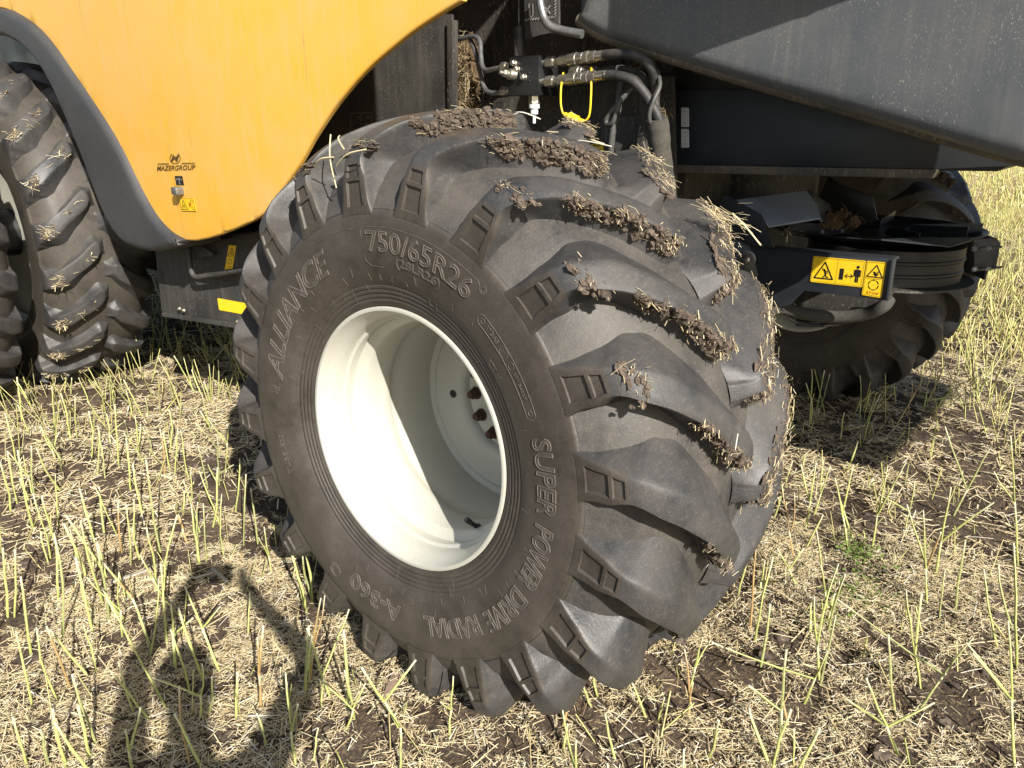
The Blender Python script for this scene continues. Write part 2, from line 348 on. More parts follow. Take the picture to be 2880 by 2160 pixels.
def lug_mesh(sign=1, rmap=lambda m, r: (m, r), ps=1.0, flip=1, wide=1.0, windows=True):
    v = []; nc = 2 * len(HS) + len(TF)
    for t in STN:
        cols = [lug_point(t, -1, h) for h in HS] + [lug_point(t, 0, 1, f) for f in TF] + [lug_point(t, 1, h) for h in reversed(HS)]
        rec = windows and (1.18 < t < 3.06 or 3.36 < t < 4.34)
        _, _, _, _, up, lo, _ = tab(t); c = (up + lo) / 2
        for k, (m, r, ph) in enumerate(cols):
            if rec and len(HS) + 2 <= k <= len(HS) + 4: m -= .0055
            m, r = rmap(m, r); a = rad((c * ps + (ph - c) * wide)) * flip
            v.append((r * math.cos(a), -sign * m, r * math.sin(a)))
    f = [(i * nc + k, i * nc + k + 1, (i + 1) * nc + k + 1, (i + 1) * nc + k) for i in range(len(STN) - 1) for k in range(nc - 1)]
    mi = [1 if (windows and STN[i] < 4.6 and len(HS) - 2 <= k < len(HS) + len(TF) + 1) else 0 for i in range(len(STN) - 1) for k in range(nc - 1)]
    return mesh_from(v, f, 'lug', 40, mi)
def rotY(deg): return Matrix.Rotation(-rad(deg), 4, 'Y')      # +deg turns rear towards up
def rim_mesh(flange=.358, half=.325, disc=True, depth=-.41, off=0.0):
    q = flange - .358
    prof = [(-.012, .343), (-.004, .352), (.002, .3575), (.0065, .3575), (.0085, .353), (.007, .347), (-.004, .341), (-.018, .336), (-.030, .328), (-.050, .3245), (-.066, .3225), (-.072, .3150),
            (-.084, .3140), (-.090, .3195), (-.103, .3195), (-.110, .3130), (-.124, .3005), (-.132, .2965), (-.175, .2955), (-.20, .2945), (-.222, .2955), (-.234, .3035), (-.252, .3075), (-.270, .3045), (-.30, .301), (-.345, .3005), (-.40, .302), (-.45, .3055), (-.52, .308), (-.60, .318), (-.635, .330), (-.648, .345), (-.652, .357), (-.657, .357), (-.66, .350), (-.655, .338)]
    return [(m + half, r + q) for m, r in prof]

C_RIM = Vector((-1.37683, 1.19092, .76719)); AX = Vector((.016205, -.999388, .030909)).normalized()
E1 = Vector((1, 0, 0)); E1 = (E1 - AX * E1.dot(AX)).normalized(); E2 = E1.cross(-AX).normalized()
if E2.z < 0: E2 = -E2
def wheel_empty(name, center, axis_out, label):
    e1 = Vector((1, 0, 0)); e1 = (e1 - axis_out * e1.dot(axis_out)).normalized(); e2 = e1.cross(-axis_out).normalized()
    o = link(name, None, None, combine)
    M = Matrix(((e1.x, -axis_out.x, e2.x, 0), (e1.y, -axis_out.y, e2.y, 0), (e1.z, -axis_out.z, e2.z, 0), (0, 0, 0, 1)))
    o.matrix_local = Matrix.Translation(center + OFF) @ M
    o['label'] = label
    return o
hero_c = C_RIM - AX * .325
rear_wheel = wheel_empty('rear_wheel', hero_c, AX, 'muddy rear wheel with a cream white dished rim')
v, f = lathe(carcass_profile(), seg=144); CARC = mesh_from(v, f, 'tyre', 50)
part('tyre', CARC, 'side_rubber', parent=rear_wheel)
LUG = lug_mesh(1); LUGM = lug_mesh(-1)
for me_ in (LUG, LUGM): me_.materials.append(MATS['tread_rubber']); me_.materials.append(MATS['side_rubber'])
def add_lugs(parent, lug, lugm, n, ph0, phm, rng=None):
    for k in range(n):
        for mesh, p0 in ((lug, ph0), (lugm, phm)):
            o = link('tread_lug', mesh, None, parent); o.matrix_local = rotY(p0 + 360 * k / n)
add_lugs(rear_wheel, LUG, LUGM, 20, 9.0, 0.0)
# tread floor between lugs takes the tread rubber look
TREADFLOOR = [(.3585, .598), (.3500, .612), (.336, .638), (.314, .668), (.282, .700), (.240, .728), (.190, .748), (.130, .761), (.07, .767), (0, .769)]
v, f = lathe([(m + .0006, r + .0006) for m, r in TREADFLOOR] + [(-m - .0006, r + .0006) for m, r in reversed(TREADFLOOR[:-1])], seg=144)
FLOORM = mesh_from(v, f, 'tread_base', 60); part('tread_base', FLOORM, 'valley_rubber', parent=rear_wheel)
# rim
v, f = lathe(rim_mesh(), seg=128); RIM = mesh_from(v, f, 'rim', 40)
part('rim', RIM, 'rim_white', 'cream white rim with scuffed lip', parent=rear_wheel)
lip = [(.325 + .003, .3583), (.325 + .0068, .3583), (.325 + .0091, .3532)]
def disc_prof(): return [(-.395, .304), (-.404, .3035), (-.412, .294), (-.414, .286), (-.410, .279), (-.412, .270), (-.418, .250), (-.420, .205), (-.423, .190), (-.431, .176), (-.440, .170), (-.448, .166), (-.450, .150), (-.450, .095), (-.452, .088), (-.470, .084), (-.473, .0)]
v, f = lathe([(m + .325, r) for m, r in disc_prof()], seg=96); DISC = mesh_from(v, f, 'wheel_disc', 40)
part('wheel_disc', DISC, 'rim_white', parent=rear_wheel)
nb = MB()
nb.stack((0, 0, 0), (0, -.034, 0), [(0, .12, .021, 16), (.12, .75, .0165, 6), (.75, 1, .0115, 12)]); NUT = nb.mesh()
NUT.materials.append(MATS['rust'])
for k in range(12):
    a = rad(-176 + 30 * k); o = link('wheel_nut', NUT, None, rear_wheel, (.138 * math.cos(a), .125, .138 * math.sin(a)))
hb = MB(); a = rad(-174); hb.tube([(.213 * math.cos(a), .0935, .213 * math.sin(a)), (.213 * math.cos(a), .0985, .213 * math.sin(a))], .0135, 16); part('vent_hole', hb.mesh(), 'ink_black', parent=rear_wheel)
# valve stem
vb = MB(); a = rad(-62); vp = Vector((math.cos(a), 0, math.sin(a)))
p0 = vp * .303 + Vector((0, -.325 + .15, 0)); p1 = vp * .262 + Vector((0, -.325 + .115, 0))
vb.stack(p0, p1, [(0, .25, .011, 12), (.25, .72, .0065, 12), (.72, 1.0, .0085, 8)]); part('valve_stem', vb.mesh(), 'hose_rubber', parent=rear_wheel)

# moulded lettering on the sidewall
CP = np.array(sorted([(r, m) for m, r in carcass_profile() if m > .3]))
def side_m(r): return float(np.interp(r, CP[:, 0], CP[:, 1]))
def sidewall_text(txt, r0, a0, a1, size, outline=.0014, shear=0, bold=0.0, name='moulded_lettering', fill=True):
    """a0 -> a1: clockwise angles of the first and last letter"""
    mb = MB()
    for ol in ((outline, 0) if fill else (outline,)):
        v, f = text_geo(txt, size, outline=ol, extrude=0.0, shear=shear, bold=bold)
        xs = [p.x for p in v]; x0, x1 = min(xs), max(xs); out = []
        for p in v:
            a = rad(a0 + (a1 - a0) * (p.x - x0) / (x1 - x0)); r = r0 + p.y
            out.append((r * math.cos(a), -(side_m(r) + (p.z * 1.2 + .0012 if ol else .0016)), r * math.sin(a)))
        mb.add(out, f, 0 if ol else 1)
    o = part(name, mb.mesh(30), ['letter_edge', 'letter_fill'], parent=rear_wheel); return o
sidewall_text('750/65R26', .519, 96.5, 57.5, .070)
sidewall_text('(28LR26)', .478, 85.5, 67.5, .030, .0007)
sidewall_text('ALLIANCE', .499, 171, 115.5, .088, shear=.25, bold=.001)
sidewall_text('SUPER', .499, 17.5, -3.5, .074, bold=.001)
sidewall_text('POWER', .499, -6.5, -27, .074, bold=.001)
sidewall_text('DRIVE', .503, -29.6, -48.6, .074, bold=.001)
sidewall_text('RADIAL', .499, -52, -77, .074, bold=.001)
sidewall_text('A-360', .501, -87.5, -112, .074, bold=.001)
sidewall_text('TUBELESS', .500, -154.5, -168.5, .026, .0006)
sidewall_text('173A8', .492, 48.6, 43.4, .018, .0006)
sidewall_text('RTSW', .435, 42.2, 35.7, .020, .0006)
sidewall_text('001 56527', .492, 35, 27.5, .011, .0004)
mb = MB()     # raised panel outlines, roundels and vent whiskers on the sidewall
def sline(pts, rr=.0008, mb=mb):
    out = []
    for r, a in pts: out.append((r * math.cos(rad(a)), -(side_m(r) + .0006), r * math.sin(rad(a))))
    mb.tube(out, rr, 4)
def sarc(r, a0, a1, n=14): return [(r, a0 + (a1 - a0) * k / n) for k in range(n + 1)]
sline(sarc(.556, 97.5, 57, 24) + [(.548, 56)]); sline([(.556, 97.5), (.548, 98.5), (.475, 98.5), (.462, 96.5), (.460, 91)])
sline([(.556, 101), (.552, 102)] + sarc(.556, 102, 118)); sline(sarc(.506, 51.5, 23) + [(.494, 22)] + sarc(.478, 23, 51.5) + [(.492, 52.8), (.506, 51.5)])
def sring(r0, a0, rr, n=20):
    sline([(r0 + rr * math.sin(2 * math.pi * k / n), a0 + math.degrees(rr * math.cos(2 * math.pi * k / n) / r0)) for k in range(n + 1)])
for r0, a0, rr in ((.492, 40.8, .0125), (.492, 36.8, .0085), (.492, 50.6, .006), (.492, 24.0, .006), (.537, -118.9, .022), (.537, -118.9, .018), (.55, 55, .010), (.55, 55, .006)): sring(r0, a0, rr)
sline([(.525, -121), (.555, -119), (.525, -116.6), (.525, -121)])
for k in range(3): sline([(.525, 174.5 - k * 1.0 + 2), (.512, 176.3 - k), (.503, 174 - k + 2), (.49, 176.5 - k), (.48, 174.5 - k)], .001)
rg = random.Random(3)
for k in range(70):
    a = k * 360 / 70 + rg.uniform(-1.5, 1.5); r0 = rg.choice([.425, .44, .40, .455]); L = rg.uniform(.012, .022); sk = rg.uniform(-.8, .8)
    sline([(r0, a), (r0 + L, a + sk)], .0007)
for a in (112, 140, 86, 52, 188, 215, 242, 268, 300): sline([(.377, a), (.412, a - .4)], .0008)
part('moulded_mark', mb.mesh(0), 'letter_edge', parent=rear_wheel)['kind'] = 'stuff'

# ------------------------------------------------------------------ mud and straw stuck to the tread
def icos(sub):
    bm = bmesh.new(); bmesh.ops.create_icosphere(bm, subdivisions=sub, radius=1.0)
    vv = np.array([x.co[:] for x in bm.verts]); ff = [tuple(y.index for y in x.verts) for x in bm.faces]; bm.free(); return vv, ff
ICO = icos(2); ICO1 = icos(1)
def clod_into(mb, p, r, sq=(1, 1, 1), nrm=None, fl=.45):
    s = random.uniform(0, 90); vv = []; P0 = Vector(p)
    for q in ICO[0]:
        n1 = mnoise.noise(Vector(q) * 1.6 + Vector((s, s, s))); n2 = mnoise.noise(Vector(q) * 4.2 + Vector((s, 0, s)))
        k = r * (1 + .75 * n1 + .55 * n2); vv.append((p[0] + q[0] * k * sq[0], p[1] + q[1] * k * sq[1], p[2] + q[2] * k * sq[2]))
    if nrm is not None: vv = [Vector(q) - nrm * (Vector(q) - P0).dot(nrm) * fl for q in vv]
    mb.add(vv, ICO[1])
def straw_mesh(name, P, D, L, Wd, Cc, mat='straw', bend=0.0):
    """many thin folded straws: centre, direction, length, width, colour"""
    P = np.asarray(P, float); D = np.asarray(D, float); n = len(P); D /= np.linalg.norm(D, axis=1)[:, None]
    S = np.cross(D, np.tile((0.05, 0.03, 1.0), (n, 1))); S /= np.linalg.norm(S, axis=1)[:, None]; U = np.cross(S, D)
    L = np.asarray(L)[:, None]; Wd = np.asarray(Wd)[:, None]
    a = P - D * L / 2; b_ = P + D * L / 2; R = U * Wd * .45; mid = P + U * (RNG.normal(0, 1, n)[:, None] * L * bend)
    V = np.stack([a - S * Wd / 2, a + R, a + S * Wd / 2, mid - S * Wd / 2, mid + R, mid + S * Wd / 2, b_ - S * Wd / 2, b_ + R, b_ + S * Wd / 2], 1).reshape(-1, 3)
    q = np.array([(0, 1, 4, 3), (1, 2, 5, 4), (3, 4, 7, 6), (4, 5, 8, 7)]); k = (np.arange(n) * 9)[:, None, None] + q[None]; k = k.reshape(-1, 4)
    me = bpy.data.meshes.new(name); me.vertices.add(len(V)); me.vertices.foreach_set('co', V.astype(np.float32).ravel())
    me.loops.add(k.size); me.loops.foreach_set('vertex_index', k.astype(np.int32).ravel()); me.polygons.add(len(k))
    me.polygons.foreach_set('loop_start', (np.arange(len(k)) * 4).astype(np.int32)); me.update()
    ca = me.color_attributes.new('Col', 'FLOAT_COLOR', 'POINT'); cc = np.repeat(np.c_[np.asarray(Cc), np.ones(n)], 9, 0)
    ca.data.foreach_set('color', cc.astype(np.float32).ravel()); me.materials.append(MATS[mat])
    return me
PAL = np.array([(.67, .57, .36), (.60, .49, .285), (.50, .395, .215), (.36, .285, .17), (.25, .19, .115), (.14, .105, .075), (.70, .65, .52), (.58, .54, .32)])
def straw_cols(n, w=(.24, .24, .16, .10, .07, .05, .08, .06)):
    w = np.array(w) / sum(w); c = PAL[RNG.choice(len(PAL), n, p=w)]; return np.clip(c * RNG.uniform(.85, 1.22, (n, 1)), 0, .85)
def lug_surf(sign, ph0, t, frac, lift=0.0):
    m, r, ph = lug_point(t, 0, 1, frac); a = rad(ph0 + ph); r += lift
    return Vector((r * math.cos(a), -sign * m, r * math.sin(a)))
def lug_side(sign, ph0, t, h, lift=.006):
    m, r, ph = lug_point(t, -1, h); a = rad(ph0 + ph) - lift / r; return Vector((r * math.cos(a), -sign * m, r * math.sin(a)))
def muddy_lugs(wheel, jobs, strawn=1.0):
    sp, sd = [], []
    for sign, ph0, t0, t1, where, dens in jobs:
        mb = MB()
        for k in range(int(dens * (t1 - t0) * 6)):
            t = random.uniform(t0, t1)
            if mnoise.noise(Vector((t * 1.9, ph0 * .37, sign * 3.0))) < -.30 and random.random() < .9: continue
            env = math.sin(math.pi * (t - t0) / (t1 - t0)) ** .5
            if where == 'side': p = lug_side(sign, ph0, t, random.uniform(.35, .98), random.uniform(-.004, .008) * env); r = random.choice((.0025, .003, .0035, .004, .005, .007, .009)) * (.55 + .6 * env) * random.uniform(.8, 1.2)
            else: p = lug_surf(sign, ph0, t, random.uniform(-.15, 1.05), -.003); r = random.choice((.003, .004, .005, .008)) * random.uniform(.8, 1.2)
            rn = Vector((p.x, 0, p.z)).normalized(); tn = Vector((rn.z, 0, -rn.x)); nn = rn if where == 'top' else (rn * .55 + tn * .85).normalized()
            clod_into(mb, p, r, nrm=nn, fl=.5 if where == 'top' else .12)
            if k % 4 == 0 and where == 'top': clod_into(mb, p - nn * .003, random.uniform(.009, .016), nrm=nn, fl=.75)
            if random.random() < (.55 if where == 'top' else .28) * strawn:
                for _ in range(random.randint(1, 2)):
                    q = p + Vector([random.gauss(0, .007) for _ in range(3)]); n_ = Vector((p.x, 0, p.z)).normalized(); q += n_ * (r * .5 + .002); sp.append(q)
                    d = Vector([random.gauss(0, 1) for _ in range(3)]); d -= n_ * d.dot(n_) * .85; sd.append(d)
        o = part('caked_mud', mb.mesh(20), 'mud', parent=wheel); o['kind'] = 'stuff'
    n = len(sp)
    if n:
        o = link('stuck_straw', straw_mesh('stuck_straw', sp, sd, RNG.gamma(2.0, .006, n) + .005, RNG.uniform(.0009, .0022, n), straw_cols(n, (.22, .26, .20, .14, .08, .04, .06, .0)) * .82, bend=.06), None, wheel); o['kind'] = 'stuff'
jobs = []
for th, t0, t1, dn in ((99, 8.6, 12.4, 7), (81, 8.6, 13.0, 11), (63, 8.4, 13.2, 13), (45, 8.4, 13.2, 13), (27, 9.2, 13.0, 10), (9, 9.6, 12.8, 8), (-9, 10.4, 12.6, 5)): jobs.append((1, th, t0, t1, 'side', dn * 2.4))
for th in (117, 99): jobs.append((1, th, 5.6, 6.6, 'top', 4))
for th in (27, 45, 63): jobs.append((1, th, 6.2, 7.3, 'top', 5))
for th, dn in ((90, 5), (72, 7), (54, 9), (36, 12), (18, 10)): jobs.append((-1, th, 8.2, 14, 'top', dn))
for th in (54, 36, 18): jobs.append((-1, th, 11, 14.6, 'side', 8))
muddy_lugs(rear_wheel, jobs)

# ------------------------------------------------------------------ far rear wheel (same tyre, rim facing away)
far_wheel = wheel_empty('rear_wheel', hero_c + Vector((-.09, 3.12, 0)), Vector((.016, -1, -.02)).normalized(), 'shaded rear wheel on the far side of the machine')
link('tyre', CARC, None, far_wheel); link('tread_base', FLOORM, None, far_wheel)
for k in range(20):
    for mesh, p0 in ((LUG, 4.0), (LUGM, -5.0)):
        o = link('tread_lug', mesh, None, far_wheel); o.matrix_local = rotY(p0 + 18 * k)
o = link('rim', RIM, None, far_wheel); o.rotation_euler = (0, 0, math.pi)
o = link('wheel_disc', DISC, None, far_wheel); o.rotation_euler = (0, 0, math.pi)
muddy_lugs(far_wheel, [(1, 58, 8, 13, 'side', 7), (1, 40, 8, 13, 'side', 3), (-1, 49, 9, 14, 'top', 2)], .5)

# ------------------------------------------------------------------ dual front wheels
FR, FH = .97, .285
def fmap(m, r):
    if r >= .51: return (m * FH / .3655, FR - (.836 - r) * .72)
    s = (r - .34) / (.51 - .34); return (m * FH / .3655, .535 + s * (.7353 - .535))
v, f = lathe(carcass_profile(fmap), seg=128); FCARC = mesh_from(v, f, 'front_tyre', 50)
UPK = .7; FL1 = lug_mesh(1, fmap, .62, -1, 1.05, False); FL2 = lug_mesh(-1, fmap, .62, -1, 1.05, False); UPK = 2.15
for me_ in (FL1, FL2): me_.materials.append(MATS['tread_rubber'])
FCARC.materials.append(MATS['front_rubber'])
frim = [(m * .235 / .325 if m > 0 else m * .235 / .325, r) for m, r in rim_mesh(.553, .325)]
v, f = lathe(frim, seg=128); FRIM = mesh_from(v, f, 'front_rim', 40); FRIM.materials.append(MATS['rim_white'])
v, f = lathe([(.150, .527), (.165, .51), (.168, .47), (.150, .42), (.135, .30), (.14, .20), (.14, 0)], seg=64); FDISC = mesh_from(v, f, 'front_disc', 40); FDISC.materials.append(MATS['rim_white'])
def front_wheel(y, label, ph, jobs):
    w = wheel_empty('front_wheel', Vector((-5.32, y, .92)), Vector((0, -1, 0)), label)
    link('tyre', FCARC, None, w); link('rim', FRIM, None, w); link('wheel_disc', FDISC, None, w)
    for k in range(22):
        for mesh, p0 in ((FL1, ph), (FL2, ph + 180 / 22)):
            o = link('tread_lug', mesh, None, w); o.matrix_local = rotY(p0 + 360 * k / 22)
    sp, sd = [], []; mb = MB()
    for k in range(jobs):       # chaff lying on the outboard ends of the lugs
        th = ph + 360 / 22 * random.randint(-4, 3); t = random.uniform(6.2, 8.4) if random.random() < .8 else random.uniform(9, 12)
        mt, rt, mb_, rb_, up, lo, ex = tab(t); c = (up + lo) / 2; a = th - (c * .62 + random.uniform(-1.2, 2.6)); m, r = fmap(mt, rt)
        p = Vector(((r + .003) * math.cos(rad(a)), -m, (r + .003) * math.sin(rad(a))))
        if k % 6 == 0: clod_into(mb, p, random.uniform(.004, .011))
        sp.append(p); sd.append(Vector([random.gauss(0, 1), random.gauss(0, 1), random.gauss(0, .5)]))
    n = len(sp)
    if n:
        o = link('stuck_straw', straw_mesh('stuck_straw', sp, sd, RNG.gamma(3, .012, n) + .01, RNG.uniform(.002, .004, n), straw_cols(n, (.3, .3, .15, .1, .05, .02, .1, .02)), bend=.05), None, w); o['kind'] = 'stuff'
        o = link('caked_mud', mb.mesh(60), 'mud', w); o['kind'] = 'stuff'
    return w
front_wheel(1.72, 'inner front wheel, its lugged tread facing the rear wheel', 4, 420)
front_wheel(1.01, 'outer front dual wheel', -3, 260)
mbx = MB(); mbx.tube([(-5.32, .9, .92), (-5.32, 2.4, .92)], .14, 20); part('front_axle', mbx.mesh(), 'black_paint')
mbx = MB(); mbx.box((-1.50, 1.76, .70), (-1.26, 4.45, .95)); mbx.tube([(-1.38, 1.68, .767), (-1.38, 1.78, .767)], .075, 20); part('rear_axle', mbx.mesh(bevel=.012), 'black_paint')

# ------------------------------------------------------------------ body panels
def poly_offset(P, d):
    n = len(P); out = []
    area = sum(P[i][0] * P[(i + 1) % n][1] - P[(i + 1) % n][0] * P[i][1] for i in range(n)); sg = 1 if area > 0 else -1
    for i in range(n):
        a, b, c = Vector(P[i - 1]), Vector(P[i]), Vector(P[(i + 1) % n])
        t = ((b - a).normalized() + (c - b).normalized()); t = t.normalized() if t.length > 1e-6 else (b - a).normalized()
        out.append(b + Vector((-t.y, t.x)) * d * sg)
    return out
def inside(p, P):
    c = False; n = len(P)
    for i in range(n):
        x1, y1 = P[i]; x2, y2 = P[i - 1]
        if (y1 > p[1]) != (y2 > p[1]) and p[0] < (x2 - x1) * (p[1] - y1) / (y2 - y1) + x1: c = not c
    return c
def shell(outline, Y, rnd=.03, back=.05, grid=.07, bulge=None):
    """pressed sheet panel: outline in (x, z), rolled edge of radius rnd turning back by `back`"""
    P = [Vector(p) for p in outline]; verts = []; dep = []; edges = []
    ks = [0, .08, .25, .5, .75, 1.0]
    for k in ks:
        ring = poly_offset(P, rnd * k); i0 = len(verts)
        for q in ring: verts.append(Vector(q)); dep.append(rnd * (1 - math.sqrt(max(0, 1 - (1 - k) ** 2))))
        edges += [(i0 + i, i0 + (i + 1) % len(ring)) for i in range(len(ring))] if k == 0 else []
    inner = poly_offset(P, rnd * 1.4); xs = [p.x for p in P]; zs = [p.y for p in P]
    x = min(xs)
    while x < max(xs):
        z = min(zs)
        while z < max(zs):
            if inside((x, z), inner): verts.append(Vector((x, z))); dep.append(0)
            z += grid
        x += grid
    vo, eo, fo, ov, oe, of = delaunay_2d_cdt(verts, edges, [], 1, 1e-5)
    V = []
    for i, p in enumerate(vo):
        src = ov[i][0] if ov[i] else None; d = dep[src] if src is not None else 0
        V.append(Vector((p.x, Y + d + (bulge(p.x, p.y) if bulge else 0), p.y)))
    n0 = len(P); first = {}
    for i in range(len(vo)):
        for s in ov[i]:
            if s < n0: first[s] = i
    F = [tuple(f) for f in fo]; k0 = len(V)
    for i in range(n0):
        q = V[first[i]]; V.append(q + Vector((0, back, 0)))
    for i in range(n0): F.append((first[i], first[(i + 1) % n0], k0 + (i + 1) % n0, k0 + i))
    return mesh_from(V, F, 'panel', 50)
def crop(ox, oy, s, pts): return [(ox + x / s, oy + y / s) for x, y in pts]
def WXZ(pts, Y): return [(W(x, y, Y).x, W(x, y, Y).z) for x, y in pts]
YP = 1.62
fen_out = crop(0, 0, 1.43, [(-150, 30), (0, 33), (60, 55), (130, 100), (200, 172), (280, 280), (360, 392), (440, 512), (500, 622), (560, 752), (620, 862), (680, 930), (742, 966)])
fen_in = crop(0, 0, 1.43, [(735, 985), (690, 1000), (620, 1012), (560, 1002), (505, 978), (462, 930), (420, 850), (380, 750), (340, 640), (290, 520), (230, 380), (170, 270), (110, 200), (60, 165), (0, 143), (-150, 130)])
arch = crop(0, 0, 1.43, [(800, 967), (860, 955), (960, 920), (1060, 872), (1100, 832), (1140, 780)]) + crop(700, 0, 1.983, [(290, 945), (330, 880), (380, 790), (440, 695), (500, 605), (550, 540), (620, 455), (700, 370), (790, 290), (880, 215), (960, 155), (1050, 95), (1130, 45), (1200, 5)])
fo2 = catmull([Vector((*p, 0)) for p in WXZ(fen_out, YP)], 4); ar2 = catmull([Vector((*p, 0)) for p in WXZ(arch, YP)], 4)
yel = [(p.x + .004, p.y) for p in fo2] + [(p.x, p.y) for p in ar2] + [(ar2[-1].x + .03, 2.05), (ar2[-1].x + .03, 2.75), (-5.6, 2.75), (-5.6, fo2[0].y + .02)]
def ybulge(x, z): return -.05 * math.exp(-((x + 3.0) / 1.1) ** 2) * math.exp(-((z - 2.0) / .9) ** 2) + .05
side_panel = part('side_panel', shell(yel, YP - .05, .009, .010, .08, ybulge), 'yellow_paint', 'dusty yellow side panel with a dealer logo')
fi2 = catmull([Vector((*p, 0)) for p in WXZ(fen_in, YP - .03)], 4); fo3 = catmull([Vector((*p, 0)) for p in WXZ(fen_out, YP - .03)], 4)
ring = [(p.x, p.y) for p in fo3] + [(p.x, p.y) for p in fi2]
part('wheel_arch_trim', shell(ring, YP - .05, .035, .16, .09), 'fender_grey', 'dark grey plastic trim curving round the front wheel')
# wheel-arch liner behind the trim and inner walls of the body
lin = MB(); k = len(fi2)
lin.add([Vector((p.x, YP + .06, p.y)) for p in fi2] + [Vector((p.x - .05, 2.25, p.y + .02)) for p in fi2], [(i, i + 1, k + i + 1, k + i) for i in range(k - 1)])
part('arch_liner', lin.mesh(60), 'black_paint')
mb = MB(); mb.box((-10.0, 2.25, .62), (-3.35, 3.9, 3.4)); part('front_body', mb.mesh(bevel=.02), 'black_paint')
mb = MB(); mb.box((-3.36, 2.42, .95), (-1.25, 3.75, 3.1)); part('chassis', mb.mesh(bevel=.02), 'black_dusty')
mb = MB(); mb.box((-5.6, YP + .12, 2.72), (-.95, 4.5, 3.5)); part('grain_tank', mb.mesh(bevel=.03), 'yellow_paint')

# lower frame box between the wheels, set slightly out of line with the body
fp0 = W(570, 800, 1.80); fdir = Vector((-.987, -.157, 0)).normalized(); fn = Vector((fdir.y, -fdir.x, 0)); fn = fn if fn.y < 0 else -fn
def FPx(x, y, out=0.0): p0 = fp0 + fn * out; return HIT(x, y, p0, fn)
mb = MB(); q = [FPx(432, 690), FPx(800, 640), FPx(800, 932), FPx(452, 880)]
mb.prism(q, -fn * .55); part('frame_box', mb.mesh(bevel=.018), 'frame_dusty', 'dusty black frame box with warning stickers')
mb = MB(); mb.prism([FPx(453, 879, .01), FPx(800, 931, .01), FPx(800, 945, .01), FPx(455, 890, .01)], -fn * .09); part('frame_flange', mb.mesh(bevel=.002), 'frame_dusty')
hp = [FPx(533, 660, .02), FPx(529, 695, .075), FPx(535, 745, .075), FPx(541, 770, .075), FPx(552, 779, .075), FPx(575, 776, .075), FPx(640, 766, .075), FPx(712, 752, .075), FPx(730, 747, .02)]
mb = MB(); mb.tube(catmull(hp, 5), .0125, 12); part('grab_handle', mb.mesh(), 'frame_dusty')
mb = MB(); a = [FPx(*p) for p in crop(500, 640, 5.53, [(262, 480), (258, 420), (290, 265), (330, 235), (360, 240), (430, 400), (430, 430), (405, 475)])]
mb.prism([p + fn * .05 for p in a], fn * .006)
b2 = [FPx(*p) for p in crop(500, 640, 5.53, [(335, 235), (430, 245), (630, 375), (632, 400), (440, 425), (360, 250)])]
mb.prism([p + fn * (.052 if i in (0, 4, 5) else .03) for i, p in enumerate(b2)], Vector((0, 0, -.006))); part('latch_bracket', mb.mesh(), 'frame_dusty')
for px in ((508, 867), (520, 872), (672, 903)):
    mb = MB(); c = FPx(*px, .012); mb.stack(c, c + fn * .018, [(0, .6, .011, 6), (.6, 1, .006, 10)]); part('frame_bolt', mb.mesh(), 'steel_zinc')

# ---- stickers: a thin sheet with printed shapes 0.4 mm above it
def decal(name, quad, mats, shapes, nrm, parent=None, lift=.0015, label=None):
    """quad = TL, TR, BR, BL in the world; shapes = (material index, polygon in unit u, v)"""
    tl, tr, br, bl = [Vector(p) for p in quad]; nrm = Vector(nrm).normalized(); mb = MB()
    def at(u, v): return (tl * (1 - u) + tr * u) * (1 - v) + (bl * (1 - u) + br * u) * v
    for lv, (mi, poly) in enumerate(shapes):
        p = [at(u, v) + nrm * (lift + (.0012 if mi == 0 else .0018)) for u, v in poly]
        if mi == 0: mb.prism(p, -nrm * .0012, 0)
        else: mb.add(p, [tuple(range(len(p)))], mi)
    me = mb.mesh(0); o = part(name, me, mats, label, parent); return o
def rect(u0, v0, u1, v1): return [(u0, v0), (u1, v0), (u1, v1), (u0, v1)]
def rrect(u0, v0, u1, v1, ru, rv):
    o = []
    for cx, cy, s in ((u1 - ru, v0 + rv, -90), (u1 - ru, v1 - rv, 0), (u0 + ru, v1 - rv, 90), (u0 + ru, v0 + rv, 180)):
        for k in range(4): a = rad(s + 30 * k); o.append((cx + ru * math.cos(a), cy + rv * math.sin(a)))
    return o
def band(pts, w, asp=1.0):
    """thick polyline as quads; asp = height / width of the sheet"""
    out = []
    for (x0, y0), (x1, y1) in zip(pts, pts[1:]):
        dx, dy = (x1 - x0), (y1 - y0) * asp; L = math.hypot(dx, dy) or 1; nx, ny = -dy / L * w / 2, dx / L * w / 2 / asp; ex, ey = dx / L * w * .3, dy / L * w * .3 / asp
        out.append([(x0 + nx - ex, y0 + ny - ey), (x1 + nx + ex, y1 + ny + ey), (x1 - nx + ex, y1 - ny + ey), (x0 - nx - ex, y0 - ny - ey)])
    return out
def disc(cx, cy, r, asp=1.0, n=12): return [(cx + r * math.cos(2 * math.pi * k / n), cy + r / asp * math.sin(2 * math.pi * k / n)) for k in range(n)]
def arcp(cx, cy, r, a0, a1, asp=1.0, n=6): return [(cx + r * math.cos(rad(a0 + (a1 - a0) * k / n)), cy + r / asp * math.sin(rad(a0 + (a1 - a0) * k / n))) for k in range(n + 1)]
def tri_sign(pts, w, asp): return [(1, q) for q in band(pts + [pts[0]], w, asp)]
